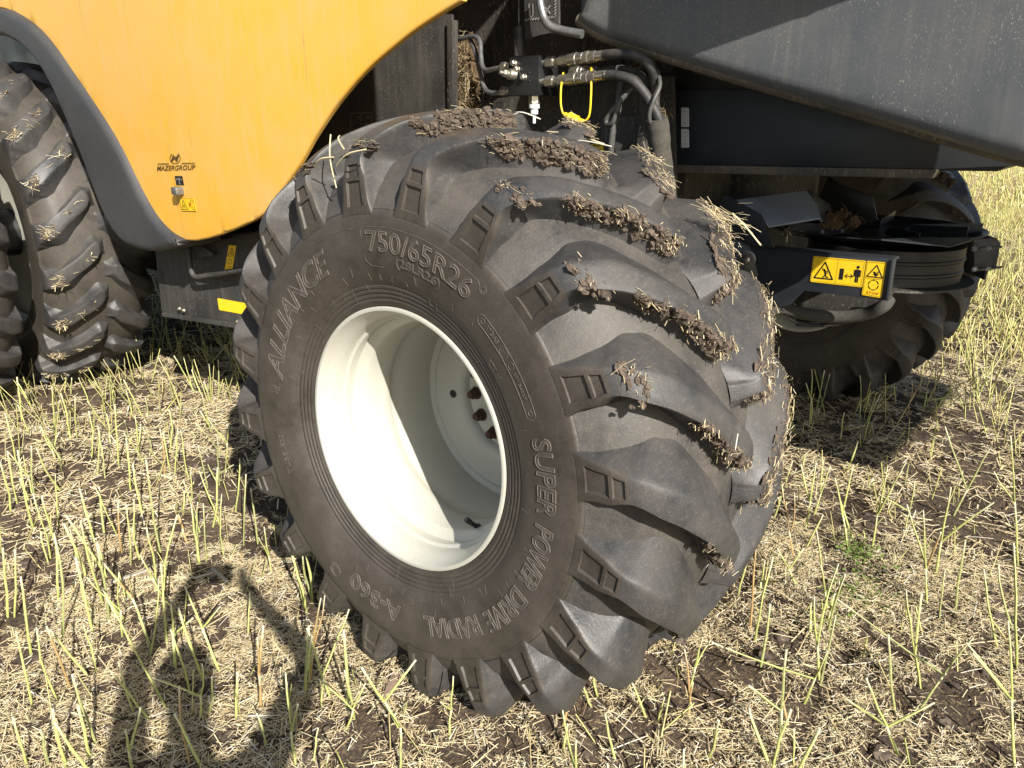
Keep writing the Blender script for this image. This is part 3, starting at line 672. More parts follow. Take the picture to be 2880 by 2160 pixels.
def text_shapes(txt, u0, v0, u1, v1, mi, shear=0, bold=0):
    v, f = text_geo(txt, 1.0, shear=shear, bold=bold); xs = [p.x for p in v]; ys = [p.y for p in v]; x0, x1, y0, y1 = min(xs), max(xs), min(ys), max(ys)
    return [(mi, [(u0 + (v[i].x - x0) / (x1 - x0) * (u1 - u0), v1 - (v[i].y - y0) / (y1 - y0) * (v1 - v0)) for i in fc]) for fc in f]

# dealer logo on the yellow panel
nrm = Vector((0, -1, 0))
def YPx(x, y):
    p = W(x, y, YP)
    for _ in range(4): p = W(x, y, YP - .05 + ybulge(p.x, p.z))
    return p
lq = [YPx(*p) for p in crop(420, 420, 8.295, [(190, 100), (1085, 85), (1085, 475), (190, 500)])]
sh = text_shapes('MAZERGROUP', .0, .70, 1.0, 1.0, 1, .18, .012)
sh += [(1, rect(.02, .575, .33, .62)), (1, rect(.66, .575, .99, .62))]
sh += [(1, q) for q in band(arcp(.49, .29, .135, -60, 235, .44, 20), .016, .44)]
sh += text_shapes('M', .375, .10, .60, .47, 1, .3, .03)
decal('dealer_logo', lq, ['ink_brown', 'ink_brown'], sh, nrm, None, .001)
lq = [YPx(*p) for p in crop(420, 420, 8.295, [(605, 620), (775, 622), (818, 832), (642, 828)])]
decal('control_label', lq, ['ink_black', 'ink_grey'], [(0, rect(0, 0, 1, 1))] + [(1, q) for q in band(arcp(.5, .62, .40, 205, 335, 1.1, 8), .07, 1.1)] + [(1, q) for q in band([(.42, .45), (.55, .36), (.6, .48), (.5, .6), (.5, .85), (.6, .9)], .08, 1.1)], nrm)
c = YPx(510, 536); mb = MB(); mb.box(c + Vector((-.022, -.035, -.016)), c + Vector((.022, .002, .016))); part('panel_latch', mb.mesh(bevel=.006), 'steel_pipe')
lq = [YPx(*p) for p in crop(420, 420, 8.295, [(705, 1142), (1045, 1142), (1112, 1445), (772, 1440)])]
sh = [(0, rect(0, 0, 1, 1))] + [(1, q) for q in band([(.02, .02), (.98, .02), (.98, .98), (.02, .98), (.02, .02)], .012, .8)] + tri_sign([(.25, .14), (.46, .86), (.06, .86)], .035, .8)
sh += [(1, q) for q in band([(.2, .72), (.27, .5), (.33, .62)], .03, .8) + band([(.18, .55), (.3, .75)], .03, .8)]
sh += [(2, q) for q in band([(.58, .3), (.78, .7)], .03, .8) + band([(.78, .3), (.58, .72)], .03, .8)] + [(2, disc(.67, .47, .075, .8))]
sh += [(1, q) for q in band(arcp(.84, .25, .10, 150, 420, .8, 8), .022, .8) + band(arcp(.88, .75, .10, -60, 200, .8, 8), .022, .8)]
decal('warning_sticker', lq, ['sticker_yellow', 'ink_brown', 'ink_red'], sh, nrm, label='small yellow warning sticker under the panel latch')
# frame-box stickers
lq = [FPx(*p) for p in crop(500, 640, 5.53, [(800, 272), (916, 282), (858, 640), (736, 652)])]
sh = [(0, rect(0, 0, 1, 1))] + tri_sign([(.5, .1), (.9, .44), (.1, .44)], .07, 2.6) + [(1, q) for q in band([(.4, .38), (.5, .26), (.6, .36)], .07, 2.6)]
sh += [(1, q) for k in range(6) for q in band(arcp(.5, .68, .26, 60 * k, 60 * k + 38, 2.6, 3), .06, 2.6)] + text_shapes('STOP', .2, .88, .8, .95, 2)
decal('warning_sticker', lq, ['sticker_yellow', 'ink_brown', 'ink_red'], sh, fn, label='narrow yellow stop sticker on the frame box')
lq = [FPx(*p) for p in crop(500, 640, 5.53, [(622, 1095), (1085, 1180), (1103, 1362), (650, 1280)])]
decal('reflector_strip', lq, ['sticker_yellow', 'ink_brown'], [(0, rrect(0, 0, 1, 1, .03, .08))], fn, label='yellow reflector strip on the frame box')

# ------------------------------------------------------------------ tail: grey side panel, dark inner panel
YG = 2.00
glo = crop(1800, 0, 2.048, [(-385, 128), (-250, 215), (0, 300), (300, 392), (700, 512), (1200, 652), (1700, 800), (2010, 890), (2260, 955)])
gl = catmull([Vector((*p, 0)) for p in WXZ(glo, YG)], 4)
gout = [(p.x, p.y) for p in gl] + [(-.125, 1.57), (-.11, 1.7), (-.11, 2.7), (-1.1, 2.7), (gl[0].x - .005, 2.3)]
part('straw_hood_panel', shell(gout, YG - .04, .042, .10, .08, lambda x, z: .04 - .03 * math.exp(-((x - .2) / .8) ** 2)), 'grey_paint', 'big dusty grey side panel sloping down at the rear')
lipm = MB(); n = len(gl); prev = None   # dirty rolled bottom lip
lipm.tube([Vector((p.x, YG + .035, p.y + .012)) for p in gl], .022, 10); part('rolled_lip', lipm.mesh(60), 'roll_edge')
mb = MB(); mb.box((-1.2, YG + .12, 2.72), (.15, 4.4, 3.2)); part('hood_top', mb.mesh(bevel=.03), 'grey_paint')
mb = MB(); mb.box((-1.22, 4.30, 1.45), (.15, 4.42, 2.9)); part('hood_far_side', mb.mesh(bevel=.02), 'black_paint')
mb = MB(); mb.box((.10, 2.42, 1.62), (1.75, 3.95, 2.85)); part('hood_tail', mb.mesh(bevel=.02), 'black_paint')
up = [(-.90, 1.935), (-.66, 1.985), (-.34, 2.06), (-.06, 2.13), (-.06, 2.4), (-.90, 2.4)]
part('unseen_shade_panel', shell(up, 1.80, .012, .17, .12), 'grey_paint')  # unseen panel, added only to throw a shadow across the grey hood panel
YD = 2.28
dk = [(1890, 254), (2180, 250), (2900, 250), (2900, 465), (2640, 476), (1876, 462), (1884, 440)]
mb = MB(); mb.prism([W(x, y, YD) for x, y in dk], (0, .012, 0)); part('inner_side_panel', mb.mesh(bevel=.003), 'dark_paint', 'plain dark inner panel carrying two white stickers')
mb = MB(); mb.prism([W(1874, 463, YD - .004), W(2640, 477, YD - .004), W(2620, 502, YD - .004), W(2600, 502, YD - .004), W(1874, 485, YD - .004)], (0, .05, 0)); part('panel_flange', mb.mesh(bevel=.003), 'roll_edge')
mb = MB(); mb.prism([W(2640, 474, YD + .02), W(2900, 452, YD + .02), W(2830, 470, YD + .02), W(2805, 482, YD + .02), W(2640, 480, YD + .02)], (0, .3, 0)); part('corner_gusset', mb.mesh(), 'black_paint')
mb = MB(); mb.prism([W(1874, 480, YD + .03), W(2700, 480, YD + .03), W(2700, 250, YD + .03), W(1800, 200, YD + .03)], (0, 2.1, 0)); part('hood_floor', mb.mesh(), 'black_paint')
for y0, y1 in ((302, 357), (362, 415)):
    q = [W(1917, y0, YD), W(1938, y0 + 1, YD), W(1939, y1, YD), W(1917, y1, YD)]
    sh = [(0, rrect(0, 0, 1, 1, .12, .05))]
    for v0, s in ((.05, -1), (.58, 1)):
        sh += [(1, qq) for qq in band([(.15, v0), (.85, v0), (.85, v0 + .36), (.15, v0 + .36), (.15, v0)], .05, 2.5)]
        c0 = v0 + .18; sh += [(1, qq) for qq in band([(.5, c0 - .11), (.5, c0 + .11)], .10, 2.5) + band([(.28, c0 + s * .02), (.5, c0 + s * .12), (.72, c0 + s * .02)], .07, 2.5)]
    sh += [(1, rect(.2, .46, .8, .475)), (1, rect(.2, .50, .8, .515))]
    decal('arrow_sticker', q, ['sticker_white', 'ink_grey'], sh, nrm)

# ------------------------------------------------------------------ valve bay above the rear tyre
YS = 2.08
mb = MB(); mb.prism([W(880, 450, YS), W(1271, 360, YS), W(1271, 40, YS), W(1000, 20, YS), W(880, 200, YS)], (0, .01, 0)); part('bay_side_sheet', mb.mesh(bevel=.002), 'sheet_dusty', 'flat black sheet dusted with chaff beside the valve bay')
mb = MB(); mb.prism([W(1256, 60, YS - .012), W(1272, 55, YS - .012), W(1273, 360, YS - .012), W(1258, 365, YS - .012)], (0, .03, 0)); part('sheet_edge', mb.mesh(bevel=.002), 'black_dusty')
q = [W(*p, YS) for p in crop(900, 0, 2.212, [(192, 705), (325, 702), (327, 838), (196, 840)])]
sh = [(1, qq) for qq in band([(0, 0), (1, 0), (1, 1), (0, 1), (0, 0)], .018) + band([(.5, 0), (.5, 1)], .012) + band(arcp(.36, .2, .07, 0, 360, 1, 8), .018) + band(arcp(.85, .2, .07, 0, 360, 1, 8), .018) + band([(.65, .85), (.85, .85)], .03) + band([(.65, .78), (.85, .78)], .03) + band([(.62, .68), (.68, .5), (.82, .5), (.88, .68)], .025)]
decal('stencil_label', q, ['sticker_grey', 'sticker_grey'], sh, nrm)
YB = 2.21
mb = MB(); mb.prism([W(1240, 300, YB), W(1500, 262, YB), W(1800, 215, YB), W(1890, 215, YB), W(1900, 640, YB), W(1240, 640, YB)], (0, .02, 0)); part('bay_back_plate', mb.mesh(), 'black_dusty', 'dusty black plate behind the hydraulic block')
mb = MB(); mb.prism([W(1690, 330, YB - .05), W(1805, 325, YB - .05), W(1812, 480, YB - .05), W(1690, 500, YB - .05)], (0, .05, 0)); part('bay_bracket', mb.mesh(bevel=.004), 'frame_dusty')
mb = MB(); mb.prism([W(1797, 250, YB - .09), W(1812, 245, YB - .09), W(1812, 450, YB - .09), W(1790, 450, YB - .09), W(1792, 380, YB - .09), W(1800, 350, YB - .09)], (0, .07, 0)); part('bay_strut', mb.mesh(bevel=.002), 'frame_dusty')
YV = 1.98
bl = W(1431, 270, YV); tr = W(1516, 155, YV)
mb = MB(); mb.box((bl.x, YV, bl.z), (tr.x, YV + .10, tr.z)); blk = part('valve_block', mb.mesh(bevel=.003), 'black_paint', 'black hydraulic valve block with steel fittings')
for px in ((1447, 178), (1456, 195), (1475, 217), (1490, 205), (1490, 227)):
    big = px[0] < 1480; c = W(*px, YV); mb = MB(); mb.stack(c + Vector((0, .002, 0)), c + Vector((0, -.014 if big else -.003, 0)), [(0, .3, .0105 if big else .005, 14), (.3, 1, .0085 if big else .003, 6)]); part('block_bolt', mb.mesh(), 'steel_zinc' if big else 'black_paint', parent=blk)
c = W(1450, 212, YV); d = W(1405, 203, YV - .05); mb = MB(); mb.stack(c, d, [(0, .45, .017, 14), (.45, .6, .013, 14), (.6, .8, .012, 6), (.8, 1, .007, 12)]); part('test_port', mb.mesh(), 'steel_zinc', parent=blk)
c = W(1460, 158, YV + .04); mb = MB(); mb.tube([c, c + Vector((0, 0, .085))], .017, 16); mb.tube([c + Vector((0, 0, .08)), c + Vector((0, 0, .30))], .0035, 8); part('solenoid', mb.mesh(), 'hose_rubber', parent=blk)
c = W(1503, 268, YV + .03); d = c + Vector((0, 0, -.085)); mb = MB(); mb.stack(c, d, [(0, .32, .0195, 6)]); part('plug_nut', mb.mesh(), 'steel_zinc', parent=blk)
mb = MB(); mb.stack(c, d, [(.32, .48, .0175, 18), (.48, .68, .0125, 18), (.68, 1, .005, 10)]); part('drain_plug', mb.mesh(), 'white_plastic', parent=blk)
FITS = [(0, .07, .013, 14), (.07, .20, .0175, 6), (.20, .27, .012, 14), (.27, .42, .0165, 6), (.42, .56, .0185, 18), (.56, .66, .0165, 18), (.66, .74, .0185, 6), (.74, .84, .0165, 6), (.84, 1, .0145, 18)]
for (a, b_), yy in (((W(1527, 178, YV + .03), W(1709, 154, YV + .01)), 0), ((W(1525, 232, YV + .02), W(1709, 211, YV)), 1)):
    mb = MB(); mb.stack(a, b_, FITS); mb.tube([a - (b_ - a).normalized() * .03, a], .009, 10); part('hose_coupling', mb.mesh(), 'steel_zinc', 'plated steel hose coupling')
a = W(1580, 205, YV + .09); b_ = W(1676, 200, YV + .09); mb = MB(); mb.stack(a, b_, FITS[3:]); part('hose_coupling', mb.mesh(), 'steel_zinc', 'plated coupling half hidden behind the lower one')
def hose(name, pts, r, mat='hose_rubber', sides=10, corr=0):
    P = catmull(pts, 14 if corr else 8); mb = MB()
    if corr:
        L = 0; rs = []; Q = []
        tot = sum((b - a).length for a, b in zip(P, P[1:])); n = int(tot / (corr * .5)); cum = [0]
        for a, b in zip(P, P[1:]): cum.append(cum[-1] + (b - a).length)
        for k in range(n + 1):
            s = tot * k / n; i = max(0, min(len(P) - 2, next((j for j in range(len(cum) - 1) if cum[j + 1] >= s), len(P) - 2)))
            u = (s - cum[i]) / max(1e-9, cum[i + 1] - cum[i]); Q.append(P[i].lerp(P[i + 1], min(1, u))); rs.append(r if k % 2 else r * .82)
        mb.tube(Q, rs, sides)
    else: mb.tube(P, r, sides)
    return part(name, mb.mesh(60), mat)
hose('hydraulic_hose', [W(1700, 155, YV + .01), W(1740, 152, YV + .0), W(1790, 158, YV), W(1828, 185, YV + .02), W(1843, 235, YV + .05), W(1842, 290, YV + .06), W(1850, 340, YV + .05), W(1862, 420, YV + .06)], .0145)
hose('hydraulic_hose', [W(1700, 212, YV), W(1735, 212, YV), W(1780, 228, YV), W(1812, 262, YV + .01), W(1835, 300, YV + .02), W(1856, 345, YV + .03), W(1868, 420, YV + .05)], .0145)
hose('hydraulic_hose', [W(1672, 200, YV + .09), W(1720, 193, YV + .09), W(1770, 195, YV + .08), W(1806, 215, YV + .08), W(1822, 250, YV + .08), W(1830, 320, YV + .09)], .008)
mb = MB(); a = W(1736, 192, YV + .088); b_ = W(1754, 192, YV + .088); mb.tube([a, b_], .0095, 14); part('hose_ferrule', mb.mesh(), 'white_plastic')
hose('steel_pipe', [W(1430, 190, YV + .03), W(1395, 193, YV + .03), W(1368, 198, YV + .04), W(1356, 185, YV + .05), W(1352, 150, YV + .07), W(1350, 118, YV + .09), W(1338, 104, YV + .10), W(1310, 106, YV + .12), W(1272, 116, YV + .15)], .0085, 'steel_pipe')
hose('steel_pipe', [W(1430, 258, YV + .03), W(1400, 262, YV + .03), W(1376, 260, YV + .04), W(1362, 246, YV + .05), W(1350, 200, YV + .07), W(1335, 140, YV + .10), W(1322, 112, YV + .12)], .0085, 'steel_pipe')
for px in ((1421, 189), (1421, 257)):
    a = W(px[0] - 10, px[1] + 1, YV + .03); b_ = W(px[0] + 14, px[1] - 1, YV + .03); mb = MB(); mb.stack(a, b_, [(0, .62, .0165, 6), (.62, 1, .012, 14)]); part('pipe_nut', mb.mesh(), 'steel_zinc')
hose('yellow_cord', [W(1584, 205, YV + .02), W(1578, 245, YV - .005), W(1577, 290, YV - .01), W(1583, 318, YV - .01), W(1592, 326, YV - .01)], .0032, 'yellow_plastic', 8)
hose('yellow_cord', [W(1634, 340, YV - .01), W(1648, 338, YV - .01), W(1658, 320, YV - .01), W(1662, 270, YV - .01), W(1663, 215, YV), W(1663, 190, YV + .02)], .0032, 'yellow_plastic', 8)
a = W(1588, 322, YV - .012); b_ = W(1640, 344, YV - .012); mb = MB(); mb.stack(a, b_, [(0, .2, .0075, 14), (.25, .34, .0135, 18), (.34, .72, .0125, 18), (.72, .9, .008, 14), (.84, 1, .0085, 14)]); part('dust_cap', mb.mesh(), 'yellow_plastic', 'yellow dust cap hanging on its cord')
# wiring looms in split conduit
hose('corrugated_loom', [W(1745, 235, YV + .10), W(1742, 270, YV + .08), W(1738, 310, YV + .07), W(1727, 350, YV + .06), W(1720, 400, YV + .06), W(1716, 470, YV + .07)], .0115, corr=.008, mat='loom_plastic')
hose('corrugated_loom', [W(1740, 290, YV + .055), W(1722, 312, YV + .05), W(1706, 335, YV + .05), W(1708, 350, YV + .05), W(1722, 345, YV + .045), W(1733, 320, YV + .045), W(1745, 285, YV + .05), W(1765, 262, YV + .06), W(1790, 240, YV + .08)], .0085, corr=.007, mat='loom_plastic')
hose('corrugated_loom', [W(1708, 350, YV + .07), W(1706, 390, YV + .07), W(1704, 450, YV + .08)], .005, corr=.006, mat='loom_plastic')
hose('corrugated_loom', [W(1850, 200, YV + .06), W(1856, 240, YV + .02), W(1842, 275, YV + .0), W(1829, 310, YV - .005), W(1826, 335, YV), W(1832, 350, YV + .01)], .0065, corr=.006, mat='loom_plastic')
hose('cable', [W(1745, 240, YV + .10), W(1750, 200, YV + .12), W(1752, 170, YV + .16)], .008)
mb = MB(); mb.prism([W(1762, 214, YV + .13), W(1775, 188, YV + .13), W(1802, 205, YV + .13), W(1806, 225, YV + .13), W(1790, 237, YV + .13), W(1768, 228, YV + .13)], (0, .03, 0)); part('connector_cover', mb.mesh(bevel=.004), 'white_plastic')
P = catmull([W(1848, 335, YV + .03), W(1852, 370, YV + .04), W(1858, 430, YV + .06), W(1868, 500, YV + .09), W(1876, 580, YV + .12)], 8)
mb = MB(); mb.tube(P, [.032 + .004 * mnoise.noise(p * 30) for p in P], 14); part('hose_sleeve', mb.mesh(60), 'sleeve_fabric', 'worn fabric sleeve wrapped round the hoses')
for q, nm in (([W(1648, 408, YB - .06), W(1690, 402, YB - .06), W(1697, 405, YB - .06), W(1696, 445, YB - .06), W(1648, 445, YB - .06)], 0), ([W(1740, 430, YB - .06), W(1782, 424, YB - .06), W(1784, 470, YB - .06), W(1741, 470, YB - .06)], 1)):
    mb = MB(); mb.prism(q, (0, .002, 0)); o = part('warning_sticker', mb.mesh(), 'sticker_yellow')
    c = q[0].lerp(q[2], .62); mb = MB(); mb.tube([c + Vector((-.012, -.001, -.004)), c + Vector((0, -.001, .012)), c + Vector((.012, -.001, -.004)), c + Vector((-.012, -.001, -.004))], .0018, 4); part('printed_mark', mb.mesh(), 'ink_black', parent=o)
q = [W(1390, 283, YB - .03), W(1419, 280, YB - .03), W(1411, 345, YB - .03), W(1382, 345, YB - .03)]
decal('battery_label', q, ['sticker_grey', 'ink_black'], [(0, rect(0, 0, 1, 1))] + [(1, qq) for qq in band([(.3, .12), (.8, .12), (.8, .32), (.3, .32), (.3, .12)], .06, 2.2) + band([(.3, .5), (.45, .5)], .06, 2.2) + band([(.3, .62), (.7, .62)], .04, 2.2)], nrm)
# hinge bracket with stencil and the bent rod
mb = MB(); mb.prism([W(1474, -60, YV + .02), W(1570, -60, YV + .02), W(1572, 88, YV + .02), W(1520, 98, YV + .02), W(1477, 110, YV + .02)], (0, .008, 0)); br = part('hinge_bracket', mb.mesh(), 'frame_dusty')
q = [W(1476, 0, YV + .02), W(1568, 0, YV + .02), W(1567, 52, YV + .02), W(1478, 62, YV + .02)]
sh = [(1, qq) for k in range(12) for qq in band([(k / 12, .95), (k / 12 + .045, .86)], .03, .6)] + [(1, qq) for k in range(6) for qq in band([(.98, k / 6), (.94, k / 6 + .1)], .03, .6)]
sh += [(1, qq) for qq in band([(.62, .3), (.8, .7)], .035, .6) + band([(.8, .3), (.62, .7)], .035, .6) + band([(.15, .2), (.15, .75), (.22, .8), (.27, .7), (.27, .2)], .025, .6)]
decal('stencil_label', q, ['sticker_grey', 'sticker_grey'], sh, nrm, br)
hose('bent_rod', [W(1515, -40, YV - .03), W(1520, 10, YV - .03), W(1530, 50, YV - .03), W(1545, 72, YV - .03), W(1580, 85, YV - .02), W(1638, 96, YV - .01)], .0125, 'steel_pipe', 12)
# chaff caught in the bay
def chaff(name, lumps, n, spread):
    mb = MB(); sp, sd = [], []
    for p, r in lumps:
        clod_into(mb, p, r, (1, .7, 1))
        for _ in range(n): sp.append(p + Vector([random.gauss(0, r * .62) for _ in range(3)]) + Vector((.2, -.9, .3)) * r * .5); sd.append(Vector([random.gauss(0, 1) for _ in range(3)]))
    o = part(name, mb.mesh(60), 'chaff'); o['kind'] = 'stuff'; k = len(sp)
    o2 = part(name, straw_mesh('chaff_straw', sp, sd, RNG.uniform(.02, .06, k), RNG.uniform(.0012, .0025, k), straw_cols(k, (.06, .14, .25, .3, .2, .05, .0, .0)) * .75, bend=.1), None); o2['kind'] = 'stuff'
chaff('chaff_buildup', [(W(1285 + random.uniform(-6, 32) + (y - 130) * .12, y, 2.22), random.uniform(.03, .05)) for y in range(130, 340, 13)], 60, 1)
chaff('chaff_tuft', [(W(1862, 328, YV + .12), .018), (W(1783, 196, YV + .16), .015), (W(1820, 165, YV + .2), .015)], 30, 1)

# ------------------------------------------------------------------ straw spreader under the tail
YSp = 2.40
def disc_solid(c, r, h, lip, seg=48):
    v = []; f = []; prof = [(0, 0), (r * .9, 0), (r, lip), (r, lip + .004), (r * .985, lip + .004), (r * .885, .006), (0, .006)]; n = len(prof)
    for k in range(seg):
        a = 2 * math.pi * k / seg
        for rr, z in prof: v.append(c + Vector((rr * math.cos(a), rr * math.sin(a), z)))
    for k in range(seg):
        for i in range(n - 1): f.append((k * n + i, k * n + i + 1, ((k + 1) % seg) * n + i + 1, ((k + 1) % seg) * n + i))
    return v, f
mb = MB(); c = W(2110, 520, 3.05); mb.tube([Vector((c.x, c.y, 1.22)), Vector((c.x, c.y, 1.47))], .26, 40); part('chopper_drum', mb.mesh(50), 'black_dusty')
mb = MB(); mb.prism([W(1995, 605, YSp - .02), W(2040, 548, YSp - .02), W(2140, 603, YSp - .02), W(2152, 640, YSp - .02), W(2176, 697, YSp - .02), W(2110, 690, YSp - .02), W(2030, 650, YSp - .02)], (0, .008, 0)); part('guard_plate', mb.mesh(bevel=.002), 'dark_paint')
mb = MB(); mb.prism([W(2068, 562, YSp), W(2270, 536, YSp + .30), W(2300, 575, YSp + .34), W(2308, 612, YSp + .2), W(2160, 636, YSp + .02), W(2140, 600, YSp)], (0, .004, -.006)); part('feed_chute', mb.mesh(bevel=.002), 'sky_sheen_sheet', 'bare steel chute plate catching the sky light')
mb = MB(); mb.prism([W(2270, 536, YSp + .30), W(2330, 575, YSp + .5), W(2340, 640, YSp + .5), W(2308, 625, YSp + .3)], (.006, .004, 0)); part('chute_cheek', mb.mesh(bevel=.002), 'dark_paint')
mb = MB(); mb.prism([W(2330, 495, YSp + .7), W(2365, 520, YSp + .7), W(2455, 552, YSp + .7), W(2468, 620, YSp + .7), W(2340, 650, YSp + .7), W(2300, 560, YSp + .7)], (0, .006, 0)); part('guard_plate', mb.mesh(bevel=.002), 'black_paint')
brk = [(2010, 642), (2100, 672), (2162, 698), (2512, 728), (2494, 846), (2262, 818), (2240, 838), (2222, 858), (2180, 868), (2075, 832), (2010, 800)]
mb = MB(); mb.prism([W(x, y, YSp) for x, y in brk], (0, .010, 0)); arm = part('spreader_bracket', mb.mesh(bevel=.003), 'dark_paint', 'dark bracket plate with yellow warning stickers')
mb = MB(); mb.prism([W(2162, 697, YSp), W(2512, 727, YSp), W(2516, 733, YSp), W(2162, 704, YSp)], (0, .06, 0)); mb.prism([W(2506, 730, YSp - .012), W(2514, 730, YSp - .012), W(2497, 848, YSp - .012), W(2489, 846, YSp - .012)], (0, .03, 0)); part('bracket_flange', mb.mesh(bevel=.002), 'dark_paint')
mb = MB(); mb.tube([W(2085, 733, YSp + .005), W(2085, 733, YSp - .016)], .075, 36); part('pivot_cover', mb.mesh(bevel=.003), 'black_paint')
for px, r in (((2103, 730), .029), ((2030, 724), .011)):
    c = W(*px, YSp - .015); mb = MB(); mb.stack(c, c + Vector((0, -.020, 0)), [(0, .35, r, 28), (.35, .8, r * .38, 6), (.8, 1, r * .22, 10)]); part('pivot_bolt', mb.mesh(), 'steel_zinc')
a4 = .5
q = [W(2289, 720, YSp), W(2436, 733, YSp), W(2425, 808, YSp), W(2279, 792, YSp)]
sh = [(0, rrect(0, 0, 1, 1, .03, .06))] + [(1, qq) for qq in band([(.02, .04), (.98, .04), (.98, .96), (.02, .96), (.02, .04)], .004, a4) + band([(.49, .04), (.49, .96)], .004, a4)]
sh += tri_sign([(.25, .19), (.43, .82), (.07, .82)], .026, a4)
sh += [(1, disc(.255, .475, .013, a4))] + [(1, qq) for qq in band([(.25, .47), (.275, .58), (.285, .66)], .034, a4) + band([(.285, .66), (.24, .78)], .022, a4) + band([(.285, .68), (.30, .75), (.335, .76)], .02, a4) + band([(.26, .53), (.225, .50), (.215, .42)], .014, a4) + band([(.275, .53), (.31, .51), (.315, .62)], .014, a4)]
sh += [(1, rect(.545, .37, .625, .79))] + [(1, qq) for qq in band([(.66, .63), (.80, .63)], .016, a4) + band([(.70, .56), (.655, .63), (.70, .70)], .014, a4) + band([(.76, .56), (.805, .63), (.76, .70)], .014, a4)]
sh += [(1, disc(.88, .265, .030, a4)), (1, rrect(.835, .35, .925, .62, .02, .04)), (1, rect(.815, .37, .838, .62)), (1, rect(.922, .37, .945, .62)), (1, rect(.848, .58, .876, .84)), (1, rect(.884, .58, .912, .84))]
decal('warning_sticker', q, ['sticker_yellow', 'ink_black', 'sticker_edge'], sh, nrm, label='wide yellow keep-clear sticker with a person pictogram')
a5 = 1.75
q = [W(2439, 733, YSp - .0005), W(2494, 738, YSp - .0005), W(2479, 838, YSp - .0005), W(2424, 829, YSp - .0005)]
sh = [(0, rrect(0, 0, 1, 1, .06, .035))] + [(1, qq) for qq in band([(.05, .03), (.95, .03), (.95, .97), (.05, .97), (.05, .03)], .012, a5) + band([(.05, .49), (.95, .49)], .012, a5)] + tri_sign([(.55, .10), (.92, .44), (.12, .44)], .055, a5)
sh += [(1, [(.42, .28), (.52, .29), (.62, .36), (.66, .34), (.72, .37), (.62, .40), (.56, .43), (.5, .39), (.44, .36)])] + [(1, qq) for qq in band([(.56, .37), (.70, .27)], .06, a5)]
for k in range(6): sh += [(1, qq) for qq in band(arcp(.52, .665, .25, 60 * k, 60 * k + 36, a5, 4), .045, a5)] + [(1, disc(.52 + .25 * math.cos(rad(60 * k + 40)), .665 + .25 / a5 * math.sin(rad(60 * k + 40)), .045, a5, 3))]
sh += [(1, disc(.52, .665, .02, a5, 8))] + text_shapes('STOP', .22, .865, .86, .935, 2, 0, .01)
decal('warning_sticker', q, ['sticker_yellow', 'ink_black', 'ink_red'], sh, nrm, label='tall yellow sticker reading STOP in red')
# spinner disc with paddles
pc = G(2450, 652, 1.143); v, f = disc_solid(pc, .40, .02, .022); mb = MB(); mb.add(v, f); sp_ = part('spinner_disc', mb.mesh(40), 'black_paint', 'black spinner dish of the straw spreader')
for k in range(5):
    a = rad(72 * k + 20); d = Vector((math.cos(a), math.sin(a), 0)); s = Vector((-d.y, d.x, 0)); mb = MB()
    mb.prism([pc + d * .12 + Vector((0, 0, .008)), pc + d * .38 + Vector((0, 0, .010)), pc + d * .385 + Vector((0, 0, .050)), pc + d * .14 + Vector((0, 0, .035))], s * .004)
    mb.prism([pc + d * .12 + Vector((0, 0, .010)), pc + d * .38 + Vector((0, 0, .012)), pc + d * .36 + s * .09 + Vector((0, 0, .012)), pc + d * .14 + s * .09 + Vector((0, 0, .010))], (0, 0, .004)); part('paddle', mb.mesh(), 'dark_paint', parent=sp_)
    for j in range(3):
        c = pc + d * (.18 + .09 * j) + s * .045 + Vector((0, 0, .015)); mb = MB(); mb.stack(c, c + Vector((0, 0, .009)), [(0, .5, .011, 10), (.5, 1, .008, 6)]); part('paddle_bolt', mb.mesh(), 'steel_pipe', parent=sp_)
tc = G(2475, 776, .995); mb = MB(); mb.tube([tc, tc + Vector((0, 0, .008))], .315, 48); part('lower_tray', mb.mesh(50), 'black_dusty')
mb = MB(); zz = [(0, .27), (.03, .27), (.034, .274), (.042, .274), (.046, .27), (.075, .27), (.079, .274), (.087, .274), (.091, .27), (.125, .27)]
mb.tube([tc + Vector((0, 0, z + .01)) for z, r in zz], [r for z, r in zz], 48); part('spinner_housing', mb.mesh(30), 'black_paint')
mb = MB(); ang = [math.atan2(RT.y, RT.x) + rad(q) for q in range(-16, 27, 5)]
lo_ = [pc + Vector((.43 * math.cos(a), .43 * math.sin(a), -.17)) for a in ang]; hi_ = [p + Vector((0, 0, .165)) for p in lo_]
for i in range(len(ang) - 1): mb.prism([lo_[i], lo_[i + 1], hi_[i + 1], hi_[i]], Vector((math.cos(ang[i]), math.sin(ang[i]), 0)) * .008)
me_ = mb.mesh(40); part('curved_guard', me_, 'black_paint')
mb = MB(); mb.prism([W(2480, 672, YSp + .28), W(2672, 692, YSp + .36), W(2735, 674, YSp + .48), W(2720, 668, YSp + .5), W(2560, 668, YSp + .40)], (0, 0, -.005)); part('guard_top', mb.mesh(), 'dark_paint')
mb = MB(); mb.prism([W(2560, 632, YSp + .75), W(2724, 638, YSp + .65), W(2716, 674, YSp + .65), W(2560, 660, YSp + .75)], (0, .006, 0)); part('rear_upright', mb.mesh(), 'dark_paint')
dq = [W(2738, 672, YSp + .42), W(2800, 668, YSp + .46), W(2813, 685, YSp + .46), W(2800, 758, YSp + .46), W(2740, 765, YSp + .42)]
mb = MB(); mb.prism(dq, (.0, .012, 0)); dfl = part('rubber_deflector', mb.mesh(bevel=.005), 'hose_rubber', 'stubby rubber deflector flap at the spreader end')
